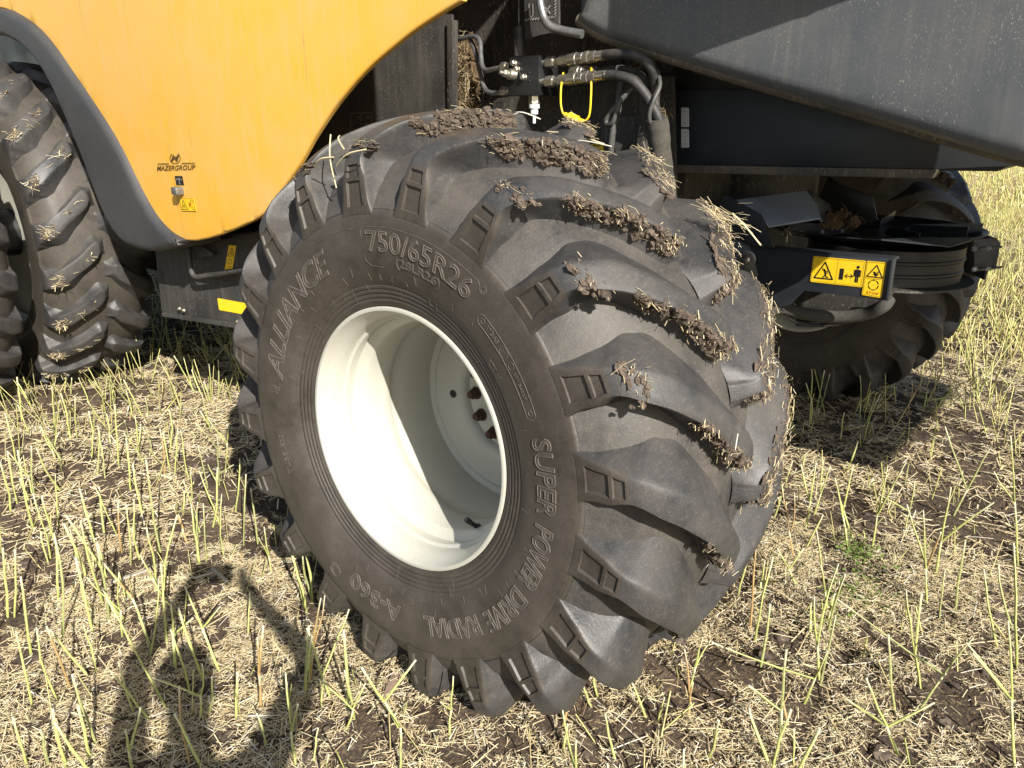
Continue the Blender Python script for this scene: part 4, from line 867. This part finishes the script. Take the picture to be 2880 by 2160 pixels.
for yy in (700, 757):
    mb = MB(); mb.prism([W(2732, yy, YSp + .40), W(2816, yy - 6, YSp + .45), W(2816, yy - 2, YSp + .45), W(2732, yy + 8, YSp + .40)], (0, .03, 0)); part('clamp_bar', mb.mesh(), 'black_paint', parent=dfl)
    for xx in (2742, 2780):
        c = W(xx, yy - 2, YSp + .40); mb = MB(); mb.stack(c, c + Vector((0, -.014, 0)), [(0, .6, .009, 6), (.6, 1, .005, 8)]); part('clamp_bolt', mb.mesh(), 'steel_pipe', parent=dfl)
hose('sleeved_hose', [W(2070, 850, YSp + .05), W(2140, 875, YSp + .06), W(2200, 868, YSp + .08), W(2260, 882, YSp + .1), W(2350, 892, YSp + .12), W(2430, 884, YSp + .12), W(2482, 862, YSp + .10), W(2500, 840, YSp + .12)], .021, 'sleeve_fabric', 12)
hose('cable', [W(2200, 866, YSp + .06), W(2240, 905, YSp + .1), W(2330, 915, YSp + .12), W(2430, 895, YSp + .12)], .005)
mb = MB(); mb.prism([W(2236, 888, YSp + .2), W(2330, 892, YSp + .2), W(2328, 922, YSp + .2), W(2236, 920, YSp + .2)], (0, .04, 0)); part('hydraulic_motor', mb.mesh(bevel=.008), 'black_paint')
mb = MB(); mb.prism([W(2215, 812, YSp + .16), W(2495, 830, YSp + .16), W(2470, 878, YSp + .16), W(2250, 884, YSp + .16)], (0, .10, 0)); part('motor_mount', mb.mesh(bevel=.006), 'black_dusty')
mb = MB(); mb.box((-1.0, 2.75, .97), (-.80, 2.95, 1.10)); part('spreader_gearbox', mb.mesh(bevel=.02), 'black_paint')
chaff('chaff_tuft', [(W(2215, 655, YSp + .05), .012), (W(2330, 615, YSp + .4), .03), (W(2360, 612, YSp + .42), .03), (W(2400, 622, YSp + .42), .02)], 14, 1)
# straw bundles hanging on the rear lugs, reaching over to the bracket
sp, sd = [], []
p0, p1 = W(1985, 590, 1.66), W(2120, 650, 1.66)
for k in range(60):
    u = random.random(); sp.append(p0.lerp(p1, u * .9) + Vector([random.gauss(0, .006 + .012 * u) for _ in range(3)])); sd.append((p1 - p0).normalized() + Vector([random.gauss(0, .25) for _ in range(3)]))
n = len(sp); o = part('hanging_straw', straw_mesh('hanging_straw', sp, sd, RNG.uniform(.02, .07, n), RNG.uniform(.0008, .0016, n), straw_cols(n, (.2, .3, .25, .1, .05, 0, .05, .05)) * .9, bend=.06), None); o['kind'] = 'stuff'
# long loose straws lying on top of the tyre
lw = []
for a, b_, yy in (((930, 378), (946, 528), 1.17), ((955, 382), (968, 420), 1.2), ((885, 470), (938, 442), 1.16), ((946, 466), (1030, 420), 1.14), ((1580, 400), (1720, 412), 1.55), ((1540, 370), (1700, 405), 1.6), ((1440, 318), (1520, 335), 1.5), ((2060, 600), (2140, 690), 1.6)):
    mb = MB(); A = W(*a, yy); B = W(*b_, yy); mid = A.lerp(B, .5) + Vector((0, -.01, .008)); mb.tube(catmull([A, mid, B], 4), .0018, 5)
    me_ = mb.mesh(60); ca = me_.color_attributes.new('Col', 'FLOAT_COLOR', 'POINT'); cc = straw_cols(1, (.5, .3, 0, 0, 0, 0, .2, 0))[0]
    ca.data.foreach_set('color', np.tile([*cc, 1], len(me_.vertices)).astype(np.float32)); part('loose_straw', me_, 'straw', parent=None)

# ------------------------------------------------------------------ stubble: cut canola stalks
def stalk_mesh(segs, cols):
    mb = MB(); cv = []
    for path, r0, r1 in segs:
        k0 = len(mb.v); n = len(path); mb.tube(path, [(r0 + (r1 - r0) * i / (n - 1)) * (1.18 if 0 < i < n - 1 and i % 2 else 1) for i in range(n)], 6); cv += [(i / (n - 1)) if i < n - 1 else 1.6 for i in range(n) for _ in range(6)]
    me_ = mb.mesh(60); ca = me_.color_attributes.new('Col', 'FLOAT_COLOR', 'POINT')
    c0, c1 = cols; arr = np.array([[*((c0[j] + (c1[j] - c0[j]) * u) if u <= 1 else (.70, .66, .46)[j] for j in range(3)), 1] for u in cv], np.float32); ca.data.foreach_set('color', arr.ravel()); me_.materials.append(MATS['stalk_green'])
    return me_
rs = random.Random(5)
def stalk_cols():
    k = rs.random()
    if k < .72: a = Vector((.38, .42, .12)); b = Vector((.63, .63, .25))
    elif k < .93: a = Vector((.30, .33, .12)); b = Vector((.46, .46, .20))
    else: a = Vector((.42, .27, .11)); b = Vector((.54, .37, .17))
    s = rs.uniform(.8, 1.08); return a * s, b * s
def bent(A, B, n=6, amp=.05):
    A = Vector(A); B = Vector(B); L = (B - A).length; d = (B - A).normalized(); o = d.orthogonal(); o = Matrix.Rotation(rs.uniform(0, 6.3), 3, d) @ o
    k = rs.uniform(-amp, amp); kk = rs.uniform(.3, .7)
    return [A + (B - A) * (i / (n - 1)) + o * L * k * (1 - abs(i / (n - 1) - kk) / max(kk, 1 - kk)) + Vector((rs.gauss(0, .001), rs.gauss(0, .001), 0)) for i in range(n)]
SL = crop  # px lists below: base -> tip, read off the photograph crop by crop
ST = []
def addst(ox, oy, s, l): ST.extend([(SL(ox, oy, s, [a])[0], [SL(ox, oy, s, [q])[0] for q in bs]) for a, *bs in l])
addst(0, 1000, 2.3707, [((140, 430), (105, 135)), ((210, 350), (110, 170)), ((360, 470), (345, 200)), ((470, 570), (400, 260)), ((510, 560), (500, 265)), ((475, 260), (478, 150)), ((600, 330), (525, 145)), ((605, 680), (590, 370)), ((640, 800), (660, 490)), ((700, 820), (655, 480)), ((790, 740), (765, 320)), ((930, 690), (900, 400)), ((880, 400), (840, 230)), ((955, 410), (820, 160)), ((1090, 810), (1065, 500)), ((1140, 780), (1090, 510)), ((1130, 640), (1115, 340)), ((1180, 250), (1050, 20)), ((1300, 250), (1160, 10)), ((1280, 230), (1220, 5)), ((1400, 300), (1390, 45)), ((1450, 290), (1455, 30)), ((1410, 520), (1345, 250)), ((1480, 660), (1300, 440)), ((1460, 870), (1450, 540)), ((1270, 830), (1210, 510)), ((1280, 960), (1270, 770)), ((1380, 890), (1320, 600)), ((1565, 1050), (1600, 700)), ((1620, 1260), (1640, 780)), ((1720, 1250), (1670, 880)), ((1500, 1340), (1480, 930)), ((1330, 1400), (1275, 990)), ((1375, 1390), (1350, 970)), ((1390, 1150), (1450, 740)), ((1470, 1140), (1330, 770)), ((1100, 1560), (1175, 1060)), ((1035, 1570), (975, 1140)), ((1080, 1320), (970, 690)), ((940, 1360), (890, 930)), ((950, 1060), (890, 740)), ((870, 900), (845, 560)), ((870, 1390), (835, 980)), ((810, 1310), (780, 950)), ((785, 1190), (630, 850)), ((690, 1180), (660, 880)), ((690, 1659), (535, 1060)), ((640, 1240), (530, 900)), ((570, 1490), (425, 1130)), ((555, 1640), (470, 1150)), ((400, 1290), (275, 930)), ((320, 1350), (220, 930)), ((245, 1160), (120, 640)), ((420, 910), (250, 600)), ((185, 960), (130, 820)), ((230, 940), (210, 610)), ((60, 1050), (0, 700)), ((125, 1000), (50, 640)), ((90, 690), (40, 400)), ((430, 720), (265, 470)), ((380, 1659), (350, 1200)), ((710, 1480), (650, 1260)), ((900, 1620), (690, 1390))])
addst(0, 1500, 2.458, [((45, 580), (20, 100)), ((95, 580), (105, 110)), ((215, 830), (140, 290)), ((340, 200), (285, 0)), ((640, 670), (520, 170)), ((750, 590), (670, 80)), ((400, 1140), (255, 630)), ((240, 1215), (120, 700)), ((485, 1070), (310, 600)), ((430, 730), (360, 20)), ((640, 990), (350, 690)), ((665, 980), (575, 640)), ((950, 460), (700, 200)), ((1145, 770), (1115, 220)), ((1020, 860), (1100, 340)), ((1050, 800), (925, 490)), ((1300, 1110), (1175, 620)), ((1415, 1010), (1225, 480)), ((1525, 950), (1285, 420), (1515, 500)), ((1165, 1220), (740, 460)), ((940, 1250), (830, 930)), ((1050, 1280), (770, 930)), ((670, 1460), (515, 980)), ((620, 1560), (530, 1150)), ((200, 1622), (95, 1300)), ((330, 1622), (290, 1380)), ((455, 1622), (370, 1210)), ((910, 1622), (860, 1330), (970, 1215)), ((1310, 1622), (1260, 1080)), ((1400, 1622), (1210, 1275)), ((1800, 1215), (1765, 650), (1825, 650)), ((2090, 1110), (2140, 660)), ((2130, 1060), (2212, 500)), ((2040, 1622), (1985, 1050), (2050, 1130)), ((2165, 1622), (2212, 1400)), ((2110, 540), (2000, 80)), ((2165, 480), (2110, 120))])
addst(780, 1380, 2.676, [((190, 1540), (250, 1040)), ((235, 1470), (325, 800), (350, 780)), ((290, 1480), (555, 980)), ((515, 1650), (500, 1080)), ((320, 1650), (350, 1430)), ((100, 1650), (70, 1470)), ((890, 1410), (270, 1040)), ((1100, 1560), (590, 1020)), ((1115, 1650), (1010, 1200), (1145, 1170)), ((480, 960), (465, 720), (500, 850)), ((620, 1200), (860, 1000)), ((270, 840), (205, 450)), ((210, 890), (95, 405)), ((930, 1410), (850, 1165))])
addst(1250, 1580, 3.16, [((75, 1390), (45, 800)), ((270, 1390), (240, 740)), ((150, 1390), (215, 980)), ((430, 1390), (465, 840), (610, 800)), ((90, 1150), (210, 850)), ((950, 1390), (1045, 1100), (1010, 1130)), ((1820, 1390), (1660, 1080)), ((1890, 1390), (1960, 1150)), ((2170, 1390), (2212, 1000), (2140, 720)), ((1330, 1300), (1230, 1110)), ((1370, 1200), (1310, 950))])
addst(2100, 1200, 1.728, [((290, 490), (340, 170), (260, 190)), ((325, 430), (410, 190), (375, 160)), ((230, 640), (165, 300), (235, 310)), ((500, 610), (430, 250), (520, 190)), ((540, 570), (440, 320)), ((600, 610), (680, 200), (775, 160)), ((40, 1050), (130, 630)), ((20, 1000), (60, 510)), ((360, 1240), (330, 810), (440, 680)), ((400, 1000), (480, 690)), ((150, 1600), (195, 1070), (15, 1240)), ((840, 1150), (775, 790)), ((865, 1280), (850, 810)), ((880, 870), (860, 400), (770, 400)), ((915, 720), (990, 300), (1200, 390)), ((1025, 900), (1065, 540)), ((940, 930), (960, 680)), ((740, 1400), (690, 1000)), ((750, 1600), (590, 1190), (905, 1380), (480, 1320)), ((1310, 1659), (1265, 950), (1110, 1070), (1060, 1060)), ((1310, 1000), (1230, 690)), ((1240, 1080), (1150, 690)), ((1325, 680), (1285, 40), (1200, 220)), ((1000, 430), (1190, 110), (960, 0)), ((1320, 1180), (1290, 560)), ((230, 1659), (230, 1460)), ((130, 1659), (0, 1410))])
addst(1900, 450, 2.0735, [((790, 1540), (790, 1220), (760, 1300)), ((820, 1480), (870, 1230)), ((840, 1470), (900, 1250)), ((1080, 1520), (1075, 1250), (1160, 1350)), ((1360, 1470), (1380, 1290), (1440, 1280)), ((1290, 1430), (1270, 1270)), ((1690, 1450), (1580, 1190), (1790, 1250)), ((1900, 1400), (1980, 1250), (1870, 1230)), ((1090, 1659), (1200, 1370)), ((700, 1600), (660, 1370))])
LAB = {}
def zone(p):
    if p.x < -1.9 and p.y < 2.2: return 'between the front and rear wheels' if p.x < -2.3 or p.y > 1.0 else 'beside the rear tyre'
    if p.x > -.62: return 'behind the spreader side of the rear tyre'
    return 'under the tail of the machine' if p.y > 1.9 else 'along the foot of the rear tyre'
def add_stalk(base, tips, r=None, cols=None):
    base = Vector(base); r = r or rs.uniform(.0026, .0043); segs = []
    b0 = Vector((0, 0, -.02)); T = [Vector(t) - base for t in tips]
    if len(T) == 1: segs.append((bent(b0, T[0], 6), r, r * .82))
    else:
        j = T[0] * rs.uniform(.38, .55); segs.append((bent(b0, j, 4, .02), r * 1.1, r)); 
        for q in T: segs.append((bent(j - T[0].normalized() * .004, q, 4, .04), r * .85, r * .68))
    cc = cols or stalk_cols(); o = link('canola_stalk', stalk_mesh(segs, cc), None, None, base)
    tan = cc[0].x > cc[0].y; lean = math.hypot(T[0].x, T[0].y) / max(.02, T[0].z)
    look = ('tan ' if tan else 'pale green ') + ('forked' if len(T) > 1 else ('leaning' if lean > .45 else 'upright'))
    size = 'tall' if T[0].z > .24 else ('short' if T[0].z < .13 else 'mid-height'); lab = f'{size} {look} cut canola stalk standing {zone(base)}'
    tag(o, lab, 'stalk', lab.replace('standing ', '')); return o
nst = 0; taken = []
def blocked(p): return (abs(p.x + 1.38) < .42 and 1.10 < p.y < 1.92)
for (bx_, by_), tips in ST:
    g = G(bx_, by_)
    g.z = float(gz(g.x, g.y)); g = G(bx_, by_, g.z); 
    if blocked(g): continue
    h = Vector((g.x, g.y, 0)).normalized(); tw = [HIT(tx, ty, g, h) for tx, ty in tips]
    tw = [t + h * rs.gauss(0, .02) for t in tw if t.z > g.z + .015 and (t - g).length < .75]
    if not tw: continue
    add_stalk(g, tw); taken.append(g); nst += 1
def rand_stalk_pos():
    while True:
        a = rad(rs.uniform(-36, 37)); d = 1.2 + 5.0 * rs.random() ** 1.3
        p = (FW * math.cos(a) + RT * math.sin(a)) * d
        if not blocked(p) and not (-5.9 < p.x < -4.3 and .7 < p.y < 2.0) and not (abs(p.x + 1.38) < .5 and 4.2 < p.y < 5.1): return p
while nst < 300:
    p = rand_stalk_pos(); p.z = float(gz(p.x, p.y)); H = rs.uniform(.08, .26)
    tips = [p + Vector((rs.gauss(0, .22) * H, rs.gauss(0, .22) * H, H))]
    if rs.random() < .35: tips.append(p + Vector((rs.gauss(0, .35) * H, rs.gauss(0, .35) * H, H * rs.uniform(.7, 1.1))))
    add_stalk(p, tips); nst += 1

# ------------------------------------------------------------------ chopped straw and distant stubble
def sector(n, d0, d1, a0=-44, a1=44, pw=1.0):
    a = np.radians(RNG.uniform(a0, a1, n)); d = np.sqrt(RNG.uniform(d0 * d0, d1 * d1, n)) if pw == 2 else d0 + (d1 - d0) * RNG.random(n) ** pw
    fx, fy, rx, ry = FW.x, FW.y, RT.x, RT.y
    return d * (np.cos(a) * fx + np.sin(a) * rx), d * (np.cos(a) * fy + np.sin(a) * ry)
def litter(n, d0, d1, l0, l1, w0, w1, tilt=.26, lift=.020, pw=2, keep=.94, dark=1.0):
    x, y = sector(n, d0, d1, pw=pw); k = RNG.random(n) > soil_mask(x, y) * keep; x, y = x[k], y[k]; n = len(x)
    z = gz(x, y) + RNG.random(n) ** 1.6 * lift + .001; a = RNG.uniform(0, 2 * np.pi, n)
    L = np.clip(RNG.gamma(2.2, (l1 - l0) / 3.2, n) + l0, l0, l1 * 1.6); D = np.c_[np.cos(a), np.sin(a), RNG.normal(0, tilt, n)]
    return np.c_[x, y, z], D, L, RNG.uniform(w0, w1, n), straw_cols(n) * dark
A = [litter(150000, .9, 3.0, .007, .030, .0010, .0028, .24), litter(9000, .9, 3.2, .03, .09, .0014, .0034, .14), litter(1700, .9, 4, .09, .22, .002, .0046, .06, .02), litter(80000, 3.0, 6.0, .02, .07, .0022, .005), litter(45000, 6.0, 14, .04, .13, .005, .010, .25, .03), litter(22000, 14, 40, .1, .3, .012, .024, .3, .05)]
me_ = straw_mesh('straw_litter', *[np.concatenate([q[i] for q in A]) for i in range(5)], bend=.03)
o = link('straw_litter', me_); tag(o, 'chopped straw and chaff scattered over the soil', 'straw', kind='stuff')
mbc = MB(); cx, cy = sector(420, 1.0, 4.2); cm = soil_mask(cx, cy); kc = 0
for x_, y_, m_ in zip(cx, cy, cm):
    if m_ < .25: continue
    clod_into(mbc, (x_, y_, float(gz(x_, y_)) + .001), random.choice((.006, .009, .012, .018, .026)), (1, 1, .65))
o = link('soil_clods', mbc.mesh(25), 'mud'); tag(o, 'crumbled dark clods lying between the straw', 'soil', kind='stuff')
def stub(n, d0, d1, h0, h1, w, pw=2, a0=-44, a1=44):
    x, y = sector(n, d0, d1, a0, a1, pw); u = x * .96 + y * .28; k = RNG.random(n) < np.where(np.cos(u * 2 * np.pi / .3) > .1, 1, .25)
    k &= ~((np.abs(x + 1.38) < .42) & (y > 1.1) & (y < 1.92)); x, y = x[k], y[k]; n = len(x); H = RNG.uniform(h0, h1, n); z = gz(x, y)
    D = np.c_[RNG.normal(0, .32, n), RNG.normal(0, .32, n), np.ones(n)]; c = np.array([(.52, .50, .17), (.58, .55, .22), (.56, .50, .22), (.42, .44, .14), (.50, .42, .19)])[RNG.choice(5, n)] * RNG.uniform(.8, 1.1, (n, 1))
    Dn = D / np.linalg.norm(D, axis=1)[:, None]; return np.c_[x, y, z] + Dn * H[:, None] / 2, D, H, RNG.uniform(.7, 1.2, n) * w, c
A = [stub(650, 1.3, 4.2, .04, .16, .0050), stub(4200, 4.2, 8, .10, .30, .0065), stub(14000, 6, 16, .12, .32, .010, 2, 0, 44), stub(16000, 16, 45, .15, .34, .022, 2, 0, 44)]
def stub_mesh(P, D, L, Wd, Cc):
    n = len(P); D = D / np.linalg.norm(D, axis=1)[:, None]; S = np.cross(D, np.tile((1., .2, 0), (n, 1))); S /= np.linalg.norm(S, axis=1)[:, None]; U = np.cross(S, D)
    V = []
    for e in (-.5, .5):
        for k in range(3): a = 2 * math.pi * k / 3; V.append(P + D * (L * e)[:, None] + (S * math.cos(a) + U * math.sin(a)) * (Wd * .5)[:, None])
    V = np.stack(V, 1).reshape(-1, 3); q = np.array([(0, 1, 4, 3), (1, 2, 5, 4), (2, 0, 3, 5)]); k = ((np.arange(n) * 6)[:, None, None] + q[None]).reshape(-1, 4)
    me = bpy.data.meshes.new('stubble'); me.vertices.add(len(V)); me.vertices.foreach_set('co', V.astype(np.float32).ravel()); me.loops.add(k.size); me.loops.foreach_set('vertex_index', k.astype(np.int32).ravel())
    me.polygons.add(len(k)); me.polygons.foreach_set('loop_start', (np.arange(len(k)) * 4).astype(np.int32)); me.update()
    ca = me.color_attributes.new('Col', 'FLOAT_COLOR', 'POINT'); ca.data.foreach_set('color', np.repeat(np.c_[Cc, np.ones(n)], 6, 0).astype(np.float32).ravel()); me.materials.append(MATS['stalk_green']); return me
o = link('stubble', stub_mesh(*[np.concatenate([q[i] for q in A]) for i in range(5)])); tag(o, 'rows of pale cut stubble stretching across the field', 'stubble', kind='stuff')
# pale flat wood-like stem chips
for i, (a, b_, w) in enumerate(((( 597, 1600), (638, 1637), .007), ((310, 1640), (425, 1602), .009), ((545, 1628), (600, 1612), .004), ((1090, 1955), (1118, 1890), .014))):
    A_, B_ = G(*a, .02), G(*b_, .02); d = (B_ - A_); s = Vector((-d.y, d.x, 0)).normalized() * w; mb = MB(); c = A_.lerp(B_, .5)
    mb.prism([A_ - c - s, A_ - c + s * .7, B_ - c + s, B_ - c - s * .6], (0, 0, .006)); me_ = mb.mesh(bevel=.001)
    ca = me_.color_attributes.new('Col', 'FLOAT_COLOR', 'POINT'); ca.data.foreach_set('color', np.tile([.42, .38, .31, 1] if i < 3 else [.30, .21, .16, 1], len(me_.vertices)).astype(np.float32))
    o = link('stem_chip', me_, 'straw', None, c); tag(o, ['short pale flat stem chip lying on the straw', 'long pale flat stem chip half covered by chaff', 'thin pale stem chip beside the shadow', 'brown stem chip at the foot of the rear tyre'][i], 'chip')
# low green weeds
def weed(c, n, spread, label):
    mb = MB(); cols = []
    for _ in range(n):
        p = Vector((rs.gauss(0, spread), rs.gauss(0, spread), .006 + abs(rs.gauss(0, .018)))); a = rs.uniform(0, 6.28); L = rs.uniform(.008, .02); d = Vector((math.cos(a), math.sin(a), rs.uniform(-.2, .5))) * L; s = Vector((-math.sin(a), math.cos(a), rs.uniform(-.3, .3))) * L * .38
        k0 = len(mb.v); mb.add([p, p + d * .35 + s, p + d * .7 + s * .7, p + d + Vector((0, 0, -.003)), p + d * .7 - s * .7, p + d * .35 - s], [(0, 1, 2, 3), (0, 3, 4, 5)]); cc = rs.choice([(.10, .17, .035), (.15, .22, .05), (.20, .26, .06)]); cols += [[*cc, 1]] * 6
        if rs.random() < .4: mb.tube([Vector((p.x * .4, p.y * .4, 0)), p], .0008, 3); cols += [[.2, .22, .07, 1]] * 6
    me_ = mb.mesh(0); ca = me_.color_attributes.new('Col', 'FLOAT_COLOR', 'POINT'); ca.data.foreach_set('color', np.array(cols, np.float32).ravel())
    o = link('weed', me_, 'weed_leaf', None, c); tag(o, label, 'weed', kind='stuff')
for px, n, s, l in (((2420, 1560), 120, .045, 'low feathery green weed between forked stalks'), ((2410, 1690), 170, .055, 'dense green weed patch lying on the straw'), ((2330, 1740), 80, .06, 'sparse green weed trailing over the straw'), ((2480, 1640), 70, .05, 'small round-leaved green weed')):
    weed(G(*px, .005), n, s, l)

# ------------------------------------------------------------------ the photographer, whose shadow falls beside the tyre
def person():
    back = -FW; c = Vector((CAM.x, CAM.y, 0)) + back * .47 + RT * .02
    def P(r, f, z): return c + RT * r + FW * f + Vector((0, 0, z))
    K = .83; fo = .10
    J = {'pelvis': (P(0, fo, .98 * K), .125, .10), 'belly': (P(0, fo + .01, 1.12 * K), .13, .10), 'chest': (P(0, fo + .01, 1.32 * K), .15, .105), 'collar': (P(0, fo, 1.46 * K), .075, .065), 'neck': (P(0, fo + .02, 1.53 * K), .050, .050), 'jaw': (P(0, fo + .05, 1.60 * K), .064, .072), 'head': (P(0, fo + .04, 1.69 * K), .074, .086), 'crown': (P(0, fo + .03, 1.765 * K), .055, .064)}
    E_ = [('pelvis', 'belly'), ('belly', 'chest'), ('chest', 'collar'), ('collar', 'neck'), ('neck', 'jaw'), ('jaw', 'head'), ('head', 'crown')]
    for s, n in ((-1, 'l'), (1, 'r')):
        J[n + 'hip'] = (P(s * .085, fo, .90 * K), .085, .088); J[n + 'knee'] = (P(s * .11, fo + .03, .50 * K), .054, .058); J[n + 'ankle'] = (P(s * .13, fo - .01, .085), .037, .041); J[n + 'toe'] = (P(s * .16, fo + .15, .03), .038, .028)
        J[n + 'sh'] = (P(s * .165, fo, 1.42 * K), .060, .060); J[n + 'elb'] = (P(s * .265, .40, 1.285), .040, .040); J[n + 'wri'] = (P(s * .115, .425, 1.50), .026, .024); J[n + 'palm'] = (P(s * .092, .435, 1.54), .030, .018)
        E_ += [('pelvis', n + 'hip'), (n + 'hip', n + 'knee'), (n + 'knee', n + 'ankle'), (n + 'ankle', n + 'toe'), ('chest', n + 'sh'), (n + 'sh', n + 'elb'), (n + 'elb', n + 'wri'), (n + 'wri', n + 'palm')]
        for k in range(4):
            a, b2 = n + f'f{k}a', n + f'f{k}b'; J[a] = (P(s * (.088 - .004 * k), .452 - .010 * k, 1.575 - .014 * k), .009, .009); J[b2] = (P(s * (.070 + .002 * k), .468 - .010 * k, 1.578 - .014 * k), .008, .008)
            E_ += [(n + 'palm', a), (a, b2)]
        J[n + 'th'] = (P(s * .072, .440, 1.53), .010, .010); E_.append((n + 'palm', n + 'th'))
    ks = list(J); me = bpy.data.meshes.new('person'); me.from_pydata([tuple(J[k][0] - c) for k in ks], [(ks.index(a), ks.index(b)) for a, b in E_], [])
    o = bpy.data.objects.new('person', me); COL.objects.link(o); o.location = c
    sk = o.modifiers.new('skin', 'SKIN'); o.modifiers.new('sub', 'SUBSURF').levels = 2; o.modifiers['sub'].render_levels = 2
    for k, sv in zip(ks, me.skin_vertices[0].data): sv.radius = J[k][1:]; sv.use_root = k == 'pelvis'
    bpy.context.view_layer.update(); dg = bpy.context.evaluated_depsgraph_get(); m2 = bpy.data.meshes.new_from_object(o.evaluated_get(dg))
    bpy.data.objects.remove(o); m2.name = 'person'; m2.materials.clear()
    plain('skin', (.50, .30, .21), .5, var=.06); plain('work_shirt', (.10, .13, .20), .85, var=.15, scale=90, bmp=.3); plain('jeans', (.05, .07, .12), .9, var=.2, scale=120, bmp=.3); plain('boots', (.06, .04, .025), .7); plain('hair_brown', (.05, .03, .018), .7, var=.3, scale=200, bmp=.5); plain('phone_black', (.015, .015, .017), .25)
    for n in ('skin', 'work_shirt', 'jeans', 'boots'): m2.materials.append(MATS[n])
    for p in m2.polygons:
        z = p.center.z; f_ = Vector(p.center).dot(FW)
        p.material_index = 3 if z < .11 else (2 if z < .98 * K else (0 if (z > 1.245 and f_ < .27 and abs(Vector(p.center).dot(RT)) < .1) or z > 1.37 else 1)); p.use_smooth = True
    b = link('person', m2, None, None, c); tag(b, 'person in blue work shirt and jeans holding up a phone with both hands', 'person')
    bm = bmesh.new(); bmesh.ops.create_uvsphere(bm, u_segments=24, v_segments=14, radius=1)
    for v in bm.verts:
        q = v.co.copy(); v.co = Vector((0, 0, 1.705 * K)) + RT * q.x * .084 + FW * (q.y * .097 + .028 + fo) + UP * q.z * .086
        if q.y > .25 and q.z < .55: v.co -= FW * (q.y - .25) * .12; 
        if q.z < -.2: v.co += FW * -.01 + UP * .03
    link('hair', bm_mesh(bm), 'hair_brown', b)
    fm = MB()
    for s in (-1, 1):
        e = Vector((0, 0, 1.69 * K)) + RT * s * .031 + FW * (.112 + fo); vv = [e + Vector(q) * .010 for q in ICO[0]]; fm.add(vv, ICO[1])
        ear = Vector((0, 0, 1.675 * K)) + RT * s * .079 + FW * (.03 + fo); fm.add([ear + RT * q[0] * .008 + FW * q[1] * .018 + UP * q[2] * .028 for q in ICO[0]], ICO[1])
    nz = Vector((0, 0, 1.655 * K)) + FW * (.125 + fo); fm.add([nz + RT * q[0] * .014 + FW * q[1] * .020 + UP * q[2] * .026 for q in ICO[0]], ICO[1])
    mo = Vector((0, 0, 1.612 * K)) + FW * (.117 + fo); fm.add([mo + RT * q[0] * .024 + FW * q[1] * .008 + UP * q[2] * .006 for q in ICO[0]], ICO[1])
    link('face_features', fm.mesh(60), 'skin', b)
    # phone just behind the viewpoint
    ph = MB(); pcn = CAM + back * .014; n_ = ZC; u_ = RT; v_ = YC
    ph.prism([pcn + u_ * (x * .074) + v_ * (y * .036) for x, y in ((-1, -1), (1, -1), (1, 1), (-1, 1))], -n_ * .008); me_ = ph.mesh(bevel=.002)
    po = link('phone', me_, 'phone_black'); tag(po, 'black phone held up sideways by the person', 'phone')
person()
